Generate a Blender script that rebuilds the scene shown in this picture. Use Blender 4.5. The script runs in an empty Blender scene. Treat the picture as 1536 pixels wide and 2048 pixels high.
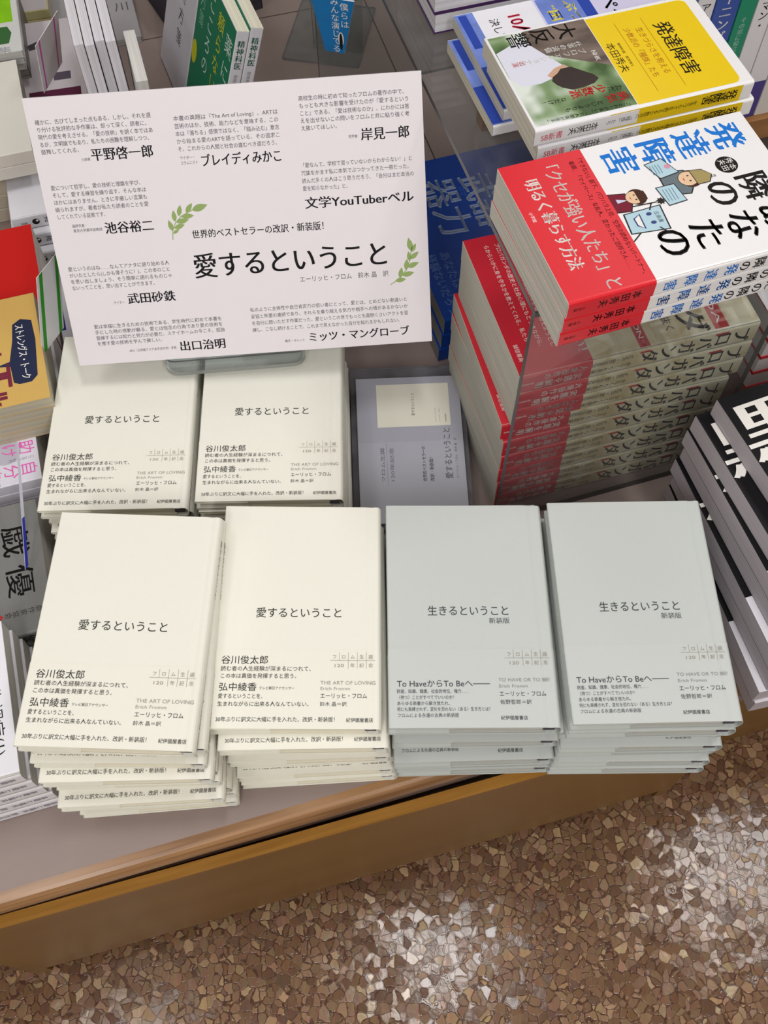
import bpy, math, random
from mathutils import Matrix, Vector

random.seed(7)
C = bpy.context.scene.collection
S = bpy.context.scene

# ------------------------------------------------------------------ camera
FPX, PITCH, ROLL, EYE = 2038.0, math.radians(61.15), math.radians(-0.55), 1.30
c, s = math.cos(PITCH), math.sin(PITCH)
FW = Vector((0, c, -s)); RT = Vector((1, 0, 0)); UP = Vector((0, s, c))
cr, sr = math.cos(ROLL), math.sin(ROLL)
RX = cr * RT + sr * UP
UX = -sr * RT + cr * UP
cam = bpy.data.cameras.new('camera')
cam.sensor_fit = 'VERTICAL'; cam.sensor_height = 24.0; cam.lens = FPX / 2048.0 * 24.0
cam.clip_start = 0.02
co = bpy.data.objects.new('camera', cam); C.objects.link(co)
co.matrix_world = Matrix(((RX.x, UX.x, -FW.x, 0), (RX.y, UX.y, -FW.y, 0), (RX.z, UX.z, -FW.z, EYE), (0, 0, 0, 1)))
S.camera = co

# ------------------------------------------------------------------ light and exposure
S.view_settings.view_transform = 'Standard'
S.view_settings.look = 'None'
S.view_settings.gamma = 1.0
S.view_settings.use_curve_mapping = False
S.view_settings.exposure = -0.84
wd = bpy.data.worlds.new('shop_air'); S.world = wd; wd.use_nodes = True
wb = wd.node_tree.nodes['Background']
wb.inputs[0].default_value = (0.86, 0.86, 0.92, 1); wb.inputs[1].default_value = 0.16


def lamp(x, y, w, d, power, rz=15.0, z=2.70, col=(1.0, 0.99, 0.985)):
    l = bpy.data.lights.new('ceiling_or_fill_lamp', 'AREA'); l.shape = 'RECTANGLE'; l.size = w; l.size_y = d
    l.energy = power; l.color = col
    o = bpy.data.objects.new('ceiling_or_fill_lamp', l); C.objects.link(o)
    o.location = (x, y, z); o.rotation_euler = (0, 0, math.radians(rz))
    return o


lamp(0.15, 0.44, 0.20, 0.42, 14)
lamp(1.25, 0.72, 0.28, 0.60, 17)
lamp(-0.95, 0.16, 0.30, 1.2, 17)  # this and the lamps below: unseen fixtures added as fill for even light
lamp(-0.55, 1.85, 0.30, 1.2, 5)
lamp(0.75, 2.3, 0.30, 1.2, 6)
lamp(-0.4, -1.6, 0.30, 1.2, 40)  # front fill, added to brighten the sign and the upright spines
lamp(0.95, -1.4, 0.30, 1.2, 44)
lamp(-1.8, -1.5, 0.30, 1.2, 16)


# ------------------------------------------------------------------ helpers
def at(px, py, z):
    """the point at height z (over the floor) that lies along the line of sight of a pixel of the photograph"""
    d = FW + RX * ((px - 768) / FPX) - UX * ((py - 1024) / FPX)
    return d * ((z - EYE) / d.z) + Vector((0, 0, EYE))


def lin(h):
    h = h.lstrip('#'); out = []
    for i in (0, 2, 4):
        v = int(h[i:i + 2], 16) / 255.0
        out.append(v / 12.92 if v <= 0.04045 else ((v + 0.055) / 1.055) ** 2.4)
    return (*out, 1.0)


MATS = {}


def mat(h, rough=0.55, spec=0.35, grain=0.03, scale=300.0, coat=0.0, name='paper'):
    key = (h, rough, spec, grain, scale, coat)
    if key in MATS:
        return MATS[key]
    m = bpy.data.materials.new(name + '_' + h.strip('#')); m.use_nodes = True
    nt = m.node_tree; b = nt.nodes['Principled BSDF']
    b.inputs['Roughness'].default_value = rough
    b.inputs['Specular IOR Level'].default_value = spec
    b.inputs['Coat Weight'].default_value = coat
    b.inputs['Coat Roughness'].default_value = 0.12
    col = lin(h)
    if grain > 0:
        tc = nt.nodes.new('ShaderNodeTexCoord'); n = nt.nodes.new('ShaderNodeTexNoise')
        n.inputs['Scale'].default_value = scale; n.inputs['Detail'].default_value = 3
        nt.links.new(tc.outputs['Object'], n.inputs['Vector'])
        mx = nt.nodes.new('ShaderNodeMix'); mx.data_type = 'RGBA'
        nt.links.new(n.outputs['Fac'], mx.inputs[0])
        mx.inputs[6].default_value = tuple(v * (1 - grain) for v in col[:3]) + (1,)
        mx.inputs[7].default_value = tuple(min(1, v * (1 + grain)) for v in col[:3]) + (1,)
        nt.links.new(mx.outputs[2], b.inputs['Base Color'])
    else:
        b.inputs['Base Color'].default_value = col
    MATS[key] = m
    return m


def ink(h='#2b2a2a'):
    return mat(h, 0.6, 0.25, 0.0, name='ink')


def pages(h):
    """edges of many sheets: fine streaks across the thickness"""
    key = ('pages', h)
    if key in MATS:
        return MATS[key]
    m = bpy.data.materials.new('page_edges_' + h.strip('#')); m.use_nodes = True
    nt = m.node_tree; b = nt.nodes['Principled BSDF']; b.inputs['Roughness'].default_value = 0.8
    b.inputs['Specular IOR Level'].default_value = 0.15
    tc = nt.nodes.new('ShaderNodeTexCoord'); mp = nt.nodes.new('ShaderNodeMapping')
    mp.inputs['Scale'].default_value = (6, 6, 1600)
    n = nt.nodes.new('ShaderNodeTexNoise'); n.inputs['Scale'].default_value = 1.0; n.inputs['Detail'].default_value = 2
    nt.links.new(tc.outputs['Object'], mp.inputs['Vector']); nt.links.new(mp.outputs[0], n.inputs['Vector'])
    r = nt.nodes.new('ShaderNodeValToRGB'); col = lin(h)
    r.color_ramp.elements[0].position = 0.3; r.color_ramp.elements[0].color = tuple(v * 0.72 for v in col[:3]) + (1,)
    r.color_ramp.elements[1].position = 0.62; r.color_ramp.elements[1].color = col
    nt.links.new(n.outputs['Fac'], r.inputs[0]); nt.links.new(r.outputs[0], b.inputs['Base Color'])
    MATS[key] = m
    return m


def wood(h1, h2, rough, sx=3, sy=60, rot=0.0, name='wood', coat=0.0):
    m = bpy.data.materials.new(name); m.use_nodes = True
    nt = m.node_tree; b = nt.nodes['Principled BSDF']; b.inputs['Roughness'].default_value = rough
    b.inputs['Coat Weight'].default_value = coat; b.inputs['Coat Roughness'].default_value = 0.2
    tc = nt.nodes.new('ShaderNodeTexCoord'); mp = nt.nodes.new('ShaderNodeMapping')
    mp.inputs['Scale'].default_value = (sx, sy, sy); mp.inputs['Rotation'].default_value = (0, 0, rot)
    n = nt.nodes.new('ShaderNodeTexNoise'); n.inputs['Scale'].default_value = 1.0
    n.inputs['Detail'].default_value = 6; n.inputs['Distortion'].default_value = 0.6
    nt.links.new(tc.outputs['Object'], mp.inputs['Vector']); nt.links.new(mp.outputs[0], n.inputs['Vector'])
    r = nt.nodes.new('ShaderNodeValToRGB')
    r.color_ramp.elements[0].position = 0.32; r.color_ramp.elements[0].color = lin(h1)
    r.color_ramp.elements[1].position = 0.68; r.color_ramp.elements[1].color = lin(h2)
    nt.links.new(n.outputs['Fac'], r.inputs[0]); nt.links.new(r.outputs[0], b.inputs['Base Color'])
    return m


def clear(name, tint, gloss=0.06, haze=0.0, rough=0.03):
    """sheet acrylic: lets the light through, a little tinted, and mirrors at glancing angles"""
    m = bpy.data.materials.new(name); m.use_nodes = True
    nt = m.node_tree; nt.nodes.remove(nt.nodes['Principled BSDF']); out = nt.nodes['Material Output']
    t = nt.nodes.new('ShaderNodeBsdfTransparent'); t.inputs[0].default_value = lin(tint)
    g = nt.nodes.new('ShaderNodeBsdfGlossy'); g.inputs['Roughness'].default_value = rough
    d = nt.nodes.new('ShaderNodeBsdfDiffuse'); d.inputs[0].default_value = (0.75, 0.75, 0.78, 1)
    lw = nt.nodes.new('ShaderNodeLayerWeight'); lw.inputs[0].default_value = 0.5
    pw = nt.nodes.new('ShaderNodeMath'); pw.operation = 'POWER'; pw.inputs[1].default_value = 5.0
    f = nt.nodes.new('ShaderNodeMath'); f.operation = 'MULTIPLY_ADD'; f.inputs[1].default_value = 0.95; f.inputs[2].default_value = 0.04
    nt.links.new(lw.outputs['Facing'], pw.inputs[0]); nt.links.new(pw.outputs[0], f.inputs[0])
    tc = nt.nodes.new('ShaderNodeTexCoord'); nz = nt.nodes.new('ShaderNodeTexNoise'); nz.inputs['Scale'].default_value = 40
    mh = nt.nodes.new('ShaderNodeMath'); mh.operation = 'MULTIPLY'; mh.inputs[1].default_value = haze * 2
    nt.links.new(tc.outputs['Object'], nz.inputs['Vector']); nt.links.new(nz.outputs['Fac'], mh.inputs[0])
    m1 = nt.nodes.new('ShaderNodeMixShader'); m2 = nt.nodes.new('ShaderNodeMixShader')
    nt.links.new(mh.outputs[0], m1.inputs[0]); nt.links.new(t.outputs[0], m1.inputs[1]); nt.links.new(d.outputs[0], m1.inputs[2])
    nt.links.new(f.outputs[0], m2.inputs[0]); nt.links.new(m1.outputs[0], m2.inputs[1]); nt.links.new(g.outputs[0], m2.inputs[2])
    nt.links.new(m2.outputs[0], out.inputs['Surface'])
    return m


# --- glyph outlines as polygons, one per character
GLYPH = {}


def _poly(body, res):
    cu = bpy.data.curves.new('glyph', 'FONT'); cu.body = body; cu.resolution_u = res; cu.fill_mode = 'FRONT'
    o = bpy.data.objects.new('glyph', cu); C.objects.link(o)
    dg = bpy.context.evaluated_depsgraph_get()
    me = bpy.data.meshes.new_from_object(o.evaluated_get(dg))
    v = [(p.co.x, p.co.y) for p in me.vertices]; f = [tuple(p.vertices) for p in me.polygons]
    fl = [(f_ if me.polygons[i].normal.z >= 0 else f_[::-1]) for i, f_ in enumerate(f)]
    bpy.data.objects.remove(o); bpy.data.curves.remove(cu); bpy.data.meshes.remove(me)
    return v, fl


def glyph(ch, res):
    if ord(ch) < 0x250:
        res = max(res, 3)
    elif 0x3040 <= ord(ch) < 0x3100:
        res = max(res, 2)
    k = (ch, res)
    if k not in GLYPH:
        v, f = _poly(ch, res) if ch not in ' \u3000' else ([], [])
        a = max(p[0] for p in _poly(ch + '|', 1)[0]) - 0.168
        GLYPH[k] = (v, f, a)
    return GLYPH[k]


class MB:
    """collects shapes (in millimetres of the thing's own frame) and links them as ONE mesh"""

    def __init__(self):
        self.v, self.f, self.m, self.mats = [], [], [], []

    def slot(self, m):
        if m not in self.mats:
            self.mats.append(m)
        return self.mats.index(m)

    def poly(self, pts, m):
        n = len(self.v); self.v += [tuple(p) for p in pts]
        self.f.append(tuple(range(n, n + len(pts)))); self.m.append(self.slot(m))

    def add(self, verts, faces, m):
        n = len(self.v); self.v += [tuple(p) for p in verts]; k = self.slot(m)
        for f in faces:
            self.f.append(tuple(i + n for i in f)); self.m.append(k)

    def box(self, x0, x1, y0, y1, z0, z1, m):
        v = [(x, y, z) for z in (z0, z1) for y in (y0, y1) for x in (x0, x1)]
        self.add(v, [(0, 2, 3, 1), (4, 5, 7, 6), (0, 1, 5, 4), (2, 6, 7, 3), (0, 4, 6, 2), (1, 3, 7, 5)], m)

    def sweep(self, prof, y0, y1, m):
        """closed (x, z) outline, counter-clockwise seen from -y, drawn along y"""
        n = len(prof); v = [(x, y0, z) for x, z in prof] + [(x, y1, z) for x, z in prof]
        f = [(i, (i + 1) % n, n + (i + 1) % n, n + i) for i in range(n)]
        f += [tuple(range(n))[::1], tuple(range(2 * n - 1, n - 1, -1))]
        self.add(v, f, m)

    def shell(self, path, t, y0, y1, m):
        """a sheet of thickness t bent along an open (x, z) path, its inner side to the left of the path"""
        nrm = []
        for i in range(len(path)):
            a = path[max(0, i - 1)]; b = path[min(len(path) - 1, i + 1)]
            dx, dz = b[0] - a[0], b[1] - a[1]; l = math.hypot(dx, dz) or 1
            nrm.append((dz / l, -dx / l))
        inn = [(p[0] + q[0] * t, p[1] + q[1] * t) for p, q in zip(path, nrm)]
        n = len(path); v = []
        for y in (y0, y1):
            v += [(x, y, z) for x, z in path] + [(x, y, z) for x, z in inn]
        f = []
        for i in range(n - 1):
            f.append((i, 2 * n + i, 2 * n + i + 1, i + 1))
            f.append((n + i, n + i + 1, 3 * n + i + 1, 3 * n + i))
            f.append((i, i + 1, n + i + 1, n + i))
            f.append((2 * n + i, 3 * n + i, 3 * n + i + 1, 2 * n + i + 1))
        f += [(0, n, 3 * n, 2 * n), (n - 1, 3 * n - 1, 4 * n - 1, 2 * n - 1)]
        self.add(v, f, m)

    def text(self, st, o, X=(1, 0, 0), Y=(0, 1, 0), size=3.0, m=None, width=None, align='l', bold=0.0, res=1, slant=0.0):
        o, X, Y = Vector(o), Vector(X), Vector(Y)
        adv = [glyph(ch, res)[2] for ch in st]; tot = sum(adv) or 1
        kx = width / (tot * size) if width else 1.0
        x = -tot * 0.5 if align == 'c' else (-tot if align == 'r' else 0.0)
        for ch, a in zip(st, adv):
            v, f, _ = glyph(ch, res)
            for dx in ((-bold, bold) if bold else (0.0,)):
                self.add([o + X * ((x + p[0] + dx + slant * p[1]) * size * kx) + Y * (p[1] * size) for p in v], f, m)
            x += a

    def vtext(self, st, o, X=(1, 0, 0), Y=(0, 1, 0), size=3.0, m=None, step=1.0, bold=0.0, res=1, wide=1.0):
        """written downwards; o is the top middle of the first character"""
        o, X, Y = Vector(o), Vector(X), Vector(Y); y = 0.0
        for ch in st:
            v, f, a = glyph(ch, res)
            for dx in ((-bold, bold) if bold else (0.0,)):
                pts = []
                for p in v:
                    u, w = p[0] - a * 0.5 + dx, p[1] - 0.88
                    if ch in 'ー「」()…〈〉':
                        u, w = p[1] - 0.37 + dx, -(p[0]) - 0.02
                    if ch in 'ぃっょゃゅァィッョャュ、。':
                        u += 0.10 if ch not in '、。' else 0.6
                        w += 0.08 if ch not in '、。' else 0.5
                    pts.append(o + X * (u * size * wide) + Y * ((w + y) * size))
                self.add(pts, f, m)
            y -= step

    def disc(self, cx, cy, z, rx, ry, m, n=28, a0=0.0):
        ca, sa = math.cos(a0), math.sin(a0)
        pts = []
        for i in range(n):
            u, w = rx * math.cos(2 * math.pi * i / n), ry * math.sin(2 * math.pi * i / n)
            pts.append((cx + u * ca - w * sa, cy + u * sa + w * ca, z))
        self.poly(pts, m)

    def flat(self, pts, z, m):
        """a filled outline printed on a surface at height z"""
        a = sum(pts[i][0] * pts[(i + 1) % len(pts)][1] - pts[(i + 1) % len(pts)][0] * pts[i][1] for i in range(len(pts)))
        self.poly([(x, y, z) for x, y in (pts if a > 0 else pts[::-1])], m)

    def rect(self, x0, y0, x1, y1, z, m):
        self.poly([(x0, y0, z), (x1, y0, z), (x1, y1, z), (x0, y1, z)], m)

    def mesh(self, name, smooth=False, scale=0.001):
        me = bpy.data.meshes.new(name)
        me.from_pydata([(x * scale, y * scale, z * scale) for x, y, z in self.v], [], self.f)
        for m in self.mats:
            me.materials.append(m)
        me.polygons.foreach_set('material_index', self.m)
        if smooth:
            me.polygons.foreach_set('use_smooth', [True] * len(self.f))
        me.update()
        return me

    def build(self, name, parent=None, smooth=False, scale=0.001):
        o = bpy.data.objects.new(name, self.mesh(name, smooth, scale)); C.objects.link(o)
        o.parent = parent
        return o


def tag(o, label, cat, group=None):
    o['label'] = label; o['category'] = cat
    if group:
        o['group'] = group
    return o


def struct(o):
    o['kind'] = 'structure'
    return o


def thing(name, label, cat, M, group=None):
    o = bpy.data.objects.new(name, None); C.objects.link(o)
    o.empty_display_size = 0.02; o.matrix_world = M
    return tag(o, label, cat, group)


def frame(o, X, Y):
    X = Vector(X).normalized(); Y = Vector(Y); Y = (Y - X * Y.dot(X)).normalized(); Z = X.cross(Y)
    return Matrix(((X.x, Y.x, Z.x, o[0]), (X.y, Y.y, Z.y, o[1]), (X.z, Y.z, Z.z, o[2]), (0, 0, 0, 1)))


def pose(x, y, z, rz=0.0, tilt=0.0, rx=0.0):
    return Matrix.Translation((x, y, z)) @ Matrix.Rotation(math.radians(rz), 4, 'Z') @ Matrix.Rotation(math.radians(tilt), 4, 'Y') @ Matrix.Rotation(math.radians(rx), 4, 'X')


TABLE = 0.435          # height of the table top
TH = math.radians(15.7)
UXT = Vector((math.cos(TH), math.sin(TH), 0)); UYT = Vector((-math.sin(TH), math.cos(TH), 0))
ORDINAL = ['topmost', 'second', 'third', 'fourth', 'fifth', 'sixth', 'seventh', 'eighth', 'ninth', 'tenth', 'eleventh', 'twelfth']


# ------------------------------------------------------------------ the room: floor
def floor_material():
    m = bpy.data.materials.new('stone_chip_floor'); m.use_nodes = True
    nt = m.node_tree; b = nt.nodes['Principled BSDF']; L = nt.links.new
    tc = nt.nodes.new('ShaderNodeTexCoord')
    nz = nt.nodes.new('ShaderNodeTexNoise'); nz.inputs['Scale'].default_value = 70
    L(tc.outputs['Object'], nz.inputs['Vector'])
    mixv = nt.nodes.new('ShaderNodeMix'); mixv.data_type = 'RGBA'; mixv.blend_type = 'LINEAR_LIGHT'; mixv.inputs[0].default_value = 0.0045
    L(tc.outputs['Object'], mixv.inputs[6]); L(nz.outputs['Color'], mixv.inputs[7])
    vc = nt.nodes.new('ShaderNodeTexVoronoi'); vc.feature = 'F1'; vc.inputs['Scale'].default_value = 98
    ve = nt.nodes.new('ShaderNodeTexVoronoi'); ve.feature = 'DISTANCE_TO_EDGE'; ve.inputs['Scale'].default_value = 98
    L(mixv.outputs[2], vc.inputs['Vector']); L(mixv.outputs[2], ve.inputs['Vector'])
    v2 = nt.nodes.new('ShaderNodeTexVoronoi'); v2.feature = 'F1'; v2.inputs['Scale'].default_value = 240
    L(mixv.outputs[2], v2.inputs['Vector'])
    sp = nt.nodes.new('ShaderNodeSeparateColor'); L(vc.outputs['Color'], sp.inputs[0])
    ramp = nt.nodes.new('ShaderNodeValToRGB'); cr_ = ramp.color_ramp
    cols = [(0.0, '#664b3b'), (0.2, '#76583f'), (0.45, '#80624a'), (0.7, '#8a6c53'), (0.88, '#9b7d60'), (1.0, '#b0946f')]
    cr_.elements[0].position = 0; cr_.elements[0].color = lin(cols[0][1]); cr_.elements[1].position = 1; cr_.elements[1].color = lin(cols[-1][1])
    for p, h in cols[1:-1]:
        e = cr_.elements.new(p); e.color = lin(h)
    L(sp.outputs[0], ramp.inputs[0])
    # grain inside each chip
    mp = nt.nodes.new('ShaderNodeMapping'); mp.inputs['Scale'].default_value = (260, 60, 60)
    L(tc.outputs['Object'], mp.inputs['Vector'])
    n2 = nt.nodes.new('ShaderNodeTexNoise'); n2.inputs['Scale'].default_value = 1; n2.inputs['Detail'].default_value = 4
    L(mp.outputs[0], n2.inputs['Vector'])
    mg = nt.nodes.new('ShaderNodeMix'); mg.data_type = 'RGBA'; mg.blend_type = 'OVERLAY'; mg.inputs[0].default_value = 0.4
    L(ramp.outputs[0], mg.inputs[6]); L(n2.outputs['Color'], mg.inputs[7])
    # every chip is trimmed by its own amount, so the brown bed between them is narrow here and wide there
    tr = nt.nodes.new('ShaderNodeMath'); tr.operation = 'MULTIPLY_ADD'; tr.inputs[1].default_value = -0.085
    L(sp.outputs[2], tr.inputs[0]); L(ve.outputs['Distance'], tr.inputs[2])
    er = nt.nodes.new('ShaderNodeValToRGB')
    er.color_ramp.elements[0].position = 0.0; er.color_ramp.elements[0].color = (0, 0, 0, 1)
    er.color_ramp.elements[1].position = 0.035; er.color_ramp.elements[1].color = (1, 1, 1, 1)
    L(tr.outputs[0], er.inputs[0])
    s2 = nt.nodes.new('ShaderNodeSeparateColor'); L(v2.outputs['Color'], s2.inputs[0])
    bed = nt.nodes.new('ShaderNodeValToRGB')
    bed.color_ramp.elements[0].position = 0.45; bed.color_ramp.elements[0].color = lin('#55392b')
    bed.color_ramp.elements[1].position = 0.8; bed.color_ramp.elements[1].color = lin('#74573f')
    L(s2.outputs[0], bed.inputs[0])
    mc = nt.nodes.new('ShaderNodeMix'); mc.data_type = 'RGBA'
    L(er.outputs[0], mc.inputs[0]); L(bed.outputs[0], mc.inputs[6]); L(mg.outputs[2], mc.inputs[7])
    L(mc.outputs[2], b.inputs['Base Color'])
    b.inputs['Roughness'].default_value = 0.15; b.inputs['Specular IOR Level'].default_value = 0.4
    # each chip lies at its own slight slant, under a lacquer that follows it
    add = nt.nodes.new('ShaderNodeMath'); add.operation = 'MULTIPLY_ADD'; add.inputs[1].default_value = 0.6
    L(sp.outputs[1], add.inputs[0]); L(er.outputs[0], add.inputs[2])
    n3 = nt.nodes.new('ShaderNodeTexNoise'); n3.inputs['Scale'].default_value = 90; n3.inputs['Detail'].default_value = 3
    L(tc.outputs['Object'], n3.inputs['Vector'])
    ad2 = nt.nodes.new('ShaderNodeMath'); ad2.operation = 'MULTIPLY_ADD'; ad2.inputs[1].default_value = 0.7
    L(n3.outputs['Fac'], ad2.inputs[0]); L(add.outputs[0], ad2.inputs[2])
    bp = nt.nodes.new('ShaderNodeBump'); bp.inputs['Strength'].default_value = 0.3; bp.inputs['Distance'].default_value = 0.0007
    L(ad2.outputs[0], bp.inputs['Height']); L(bp.outputs[0], b.inputs['Normal'])
    sb_ = nt.nodes.new('ShaderNodeVectorMath'); sb_.operation = 'SUBTRACT'; sb_.inputs[1].default_value = (0.5, 0.5, 0.5)
    L(vc.outputs['Color'], sb_.inputs[0])
    sc_ = nt.nodes.new('ShaderNodeVectorMath'); sc_.operation = 'MULTIPLY'; sc_.inputs[1].default_value = (0.06, 0.06, 0.0)
    L(sb_.outputs[0], sc_.inputs[0])
    gm = nt.nodes.new('ShaderNodeNewGeometry'); an = nt.nodes.new('ShaderNodeVectorMath'); an.operation = 'ADD'
    L(gm.outputs['Normal'], an.inputs[0]); L(sc_.outputs[0], an.inputs[1])
    nn = nt.nodes.new('ShaderNodeVectorMath'); nn.operation = 'NORMALIZE'; L(an.outputs[0], nn.inputs[0]); L(nn.outputs[0], bp.inputs['Normal'])
    return m


mb = MB(); mb.box(-3, 3, -2.5, 4.5, -0.05, 0.0, floor_material())
struct(mb.build('floor', scale=1.0))
plaster = mat('#d8d4cc', 0.8, 0.2, 0.03, 6, name='painted_wall'); tile = mat('#e9e8e4', 0.85, 0.2, 0.04, 12, name='ceiling_tile')
for nm, bx, mm in (('ceiling', (-3, 3, -2.5, 4.5, 2.75, 2.80), tile), ('wall_left', (-3.05, -3, -2.5, 4.5, 0, 2.75), plaster), ('wall_right', (3, 3.05, -2.5, 4.5, 0, 2.75), plaster),
                   ('wall_back', (-3, 3, 4.5, 4.55, 0, 2.75), plaster), ('wall_front', (-3, 3, -2.55, -2.5, 0, 2.75), plaster)):
    mb = MB(); mb.box(*bx, mm); struct(mb.build(nm, scale=1.0))

# ------------------------------------------------------------------ the display table
laminate = mat('#93837d', 0.42, 0.4, 0.05, 900, name='laminate')
nosing_wood = wood('#7d5836', '#a67c52', 0.3, 6, 120, name='rounded_oak_edge', coat=0.3)
drawer_wood = wood('#7a582b', '#836132', 0.38, 1.2, 14, name='brown_drawer_laminate', coat=0.1)
edge_wood = wood('#a8742a', '#c08a3a', 0.5, 10, 160, name='drawer_edge_band')
dark_recess = mat('#8a776d', 0.6, 0.3, 0.1, 200, name='dark_recess')
base = Vector((0.0, 0.2185, 0.0))
tab = thing('display_table', 'low shop display table with taupe top, rounded wooden edge and brown drawer', 'table', frame(base, UXT, UYT))
W0, W1, D1 = -900, 1500, 1500
mb = MB(); mb.box(W0, W1, 0, D1, TABLE * 1000 - 26, TABLE * 1000, laminate)
for y0 in (520, 1010):      # fine joints between the laminate sheets
    mb.rect(W0, y0, W1, y0 + 1.6, TABLE * 1000 + 0.1, ink('#4a403c'))
mb.rect(262, 300, 263.6, D1, TABLE * 1000 + 0.12, ink('#4a403c'))
mb.build('tabletop', tab)
z = TABLE * 1000
prof = []
for i in range(9):
    a = math.radians(90 + i * 22.5)
    prof.append((-6.0 + 7.5 * math.cos(a), z - 13 + 13 * (math.sin(a))))
mb = MB()
n = len(prof) + 2
ring = [(0.0, z + 0.0)] + [(min(-0.2, p[0] - 0.3), p[1]) for p in prof] + [(0.0, z - 26)]
v = [(W0, a, b) for a, b in ring] + [(W1, a, b) for a, b in ring]
k = len(ring)
mb.add(v, [(i, k + i, k + (i + 1) % k, (i + 1) % k) for i in range(k)] + [tuple(range(k - 1, -1, -1)), tuple(range(k, 2 * k))], nosing_wood)
nb = mb.build('edge_nosing', tab, smooth=False)
mb = MB(); mb.box(W0, W1, 30, 40, 0, z - 26, drawer_wood)
rp = mb.build('base_panel', tab); rp.location.y = 0.0
mb = MB(); mb.box(W0, W1, 8, 30, 300, 312, dark_recess); mb.build('shelf_rail', tab)
DROT = math.radians(-0.8)
dr = bpy.data.objects.new('drawer', None); C.objects.link(dr); dr.parent = tab; dr.rotation_euler = (0, 0, DROT)
mb = MB(); mb.box(-404, 343, -9, 1, 52, 322, drawer_wood); mb.build('drawer_front', dr)
mb = MB(); mb.box(-404, 343, -9.4, 1.4, 322, 324.5, edge_wood); mb.build('edge_band', dr)
mb = MB(); mb.box(-372, 336, 40, 420, 270, 290, dark_recess); mb.box(-372, -358, 40, 420, 40, 300, drawer_wood); mb.box(322, 336, 40, 420, 40, 300, drawer_wood)
mb.build('drawer_box', dr)
mb = MB(); mb.box(-425, -407.5, -5, 30, 0, 322, drawer_wood); mb.build('side_panel', dr)
mb = MB(); mb.box(346.5, 364, -5, 30, 0, 322, drawer_wood); mb.build('side_panel', dr)


# ------------------------------------------------------------------ books
def round_path(W, T, flap=True):
    """jacket of a hardcover: flap, fore edge, cover, hinge, rounded spine and back again"""
    up = [(46, T - 3.3), (0.9, T - 3.3), (0.25, T - 2.6), (0.0, T - 1.6), (0.25, T - 0.5), (0.9, T)] if flap else [(0.0, T)]
    top = up + [(W * 0.45, T), (W - 13, T), (W - 10, T - 0.55), (W - 8, T - 0.65), (W - 5.5, T - 0.1), (W - 3.2, T - 0.25)]
    arc = []
    for i in range(1, 8):
        a = math.radians(90 - i * 22.5)
        arc.append((W - 3.6 + 3.6 * math.cos(a), T / 2 + (T / 2 - 0.25) * math.sin(a)))
    low = [(x, T - z_) for x, z_ in reversed(top)]
    return top + arc + low


def square_path(W, T, r=1.2, x0=0.0):
    p = [(x0, T)]
    for i in range(4):
        a = math.radians(90 - i * 30); p.append((W - r + r * math.cos(a), T - r + r * math.sin(a)))
    for i in range(4):
        a = math.radians(-i * 30); p.append((W - r + r * math.cos(a), r + r * math.sin(a)))
    return p + [(x0, 0.0)]


def grow(path, d):
    out = []
    for i in range(len(path)):
        a = path[max(0, i - 1)]; b = path[min(len(path) - 1, i + 1)]
        dx, dz = b[0] - a[0], b[1] - a[1]; l = math.hypot(dx, dz) or 1
        out.append((path[i][0] - dz / l * d, path[i][1] + dx / l * d))
    return out


def hardcover(W, L, T, jacket, page, board, band=None, band_h=62, ink_jacket=None, ink_band=None):
    """parts of one hardcover as shared meshes; frame: fore edge x=0, tail y=0, spine x=W"""
    P = round_path(W, T)
    parts = []
    j = MB(); j.shell(P, 0.35, 0, L, jacket)
    if ink_jacket:
        ink_jacket(j, T)
    parts.append(('dust_jacket', j.mesh('dust_jacket')))
    b = MB()
    b.box(1.2, W - 11, 0.8, L - 0.8, T - 2.85, T - 0.75, board); b.box(1.2, W - 11, 0.8, L - 0.8, 0.75, 2.85, board)
    parts.append(('board_case', b.mesh('board_case')))
    g = MB(); pr = [(3.2, 3.5)]
    for i in range(7):
        a = math.radians(-90 + i * 30); pr.append((W - 15 + 3.5 * math.cos(a), T / 2 + (T / 2 - 3.5) * math.sin(a)))
    pr.append((3.2, T - 3.5)); g.sweep(pr, 3, L - 3, page)
    parts.append(('page_block', g.mesh('page_block')))
    hm = mat('#57525c', 0.7, 0.2, 0.1, 900, name='headband_hollow_shade')  # dark headband block; its tone also paints the shade inside the hollow spine
    for y_ in (2.2, L - 5.2):
        hb = MB(); hb.box(W - 12.5, W - 4.0, y_, y_ + 3, 3.2, T - 3.2, hm)
        parts.append(('headband_shade_block', hb.mesh('headband_shade_block')))
    if band:
        o = MB(); Q = grow(P[1:-1], 0.22); Q = [p for p in Q]
        o.shell(Q, 0.18, 0.1, band_h, band)
        if ink_band:
            ink_band(o, T + 0.25)
        parts.append(('obi_band', o.mesh('obi_band')))
    return parts


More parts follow.
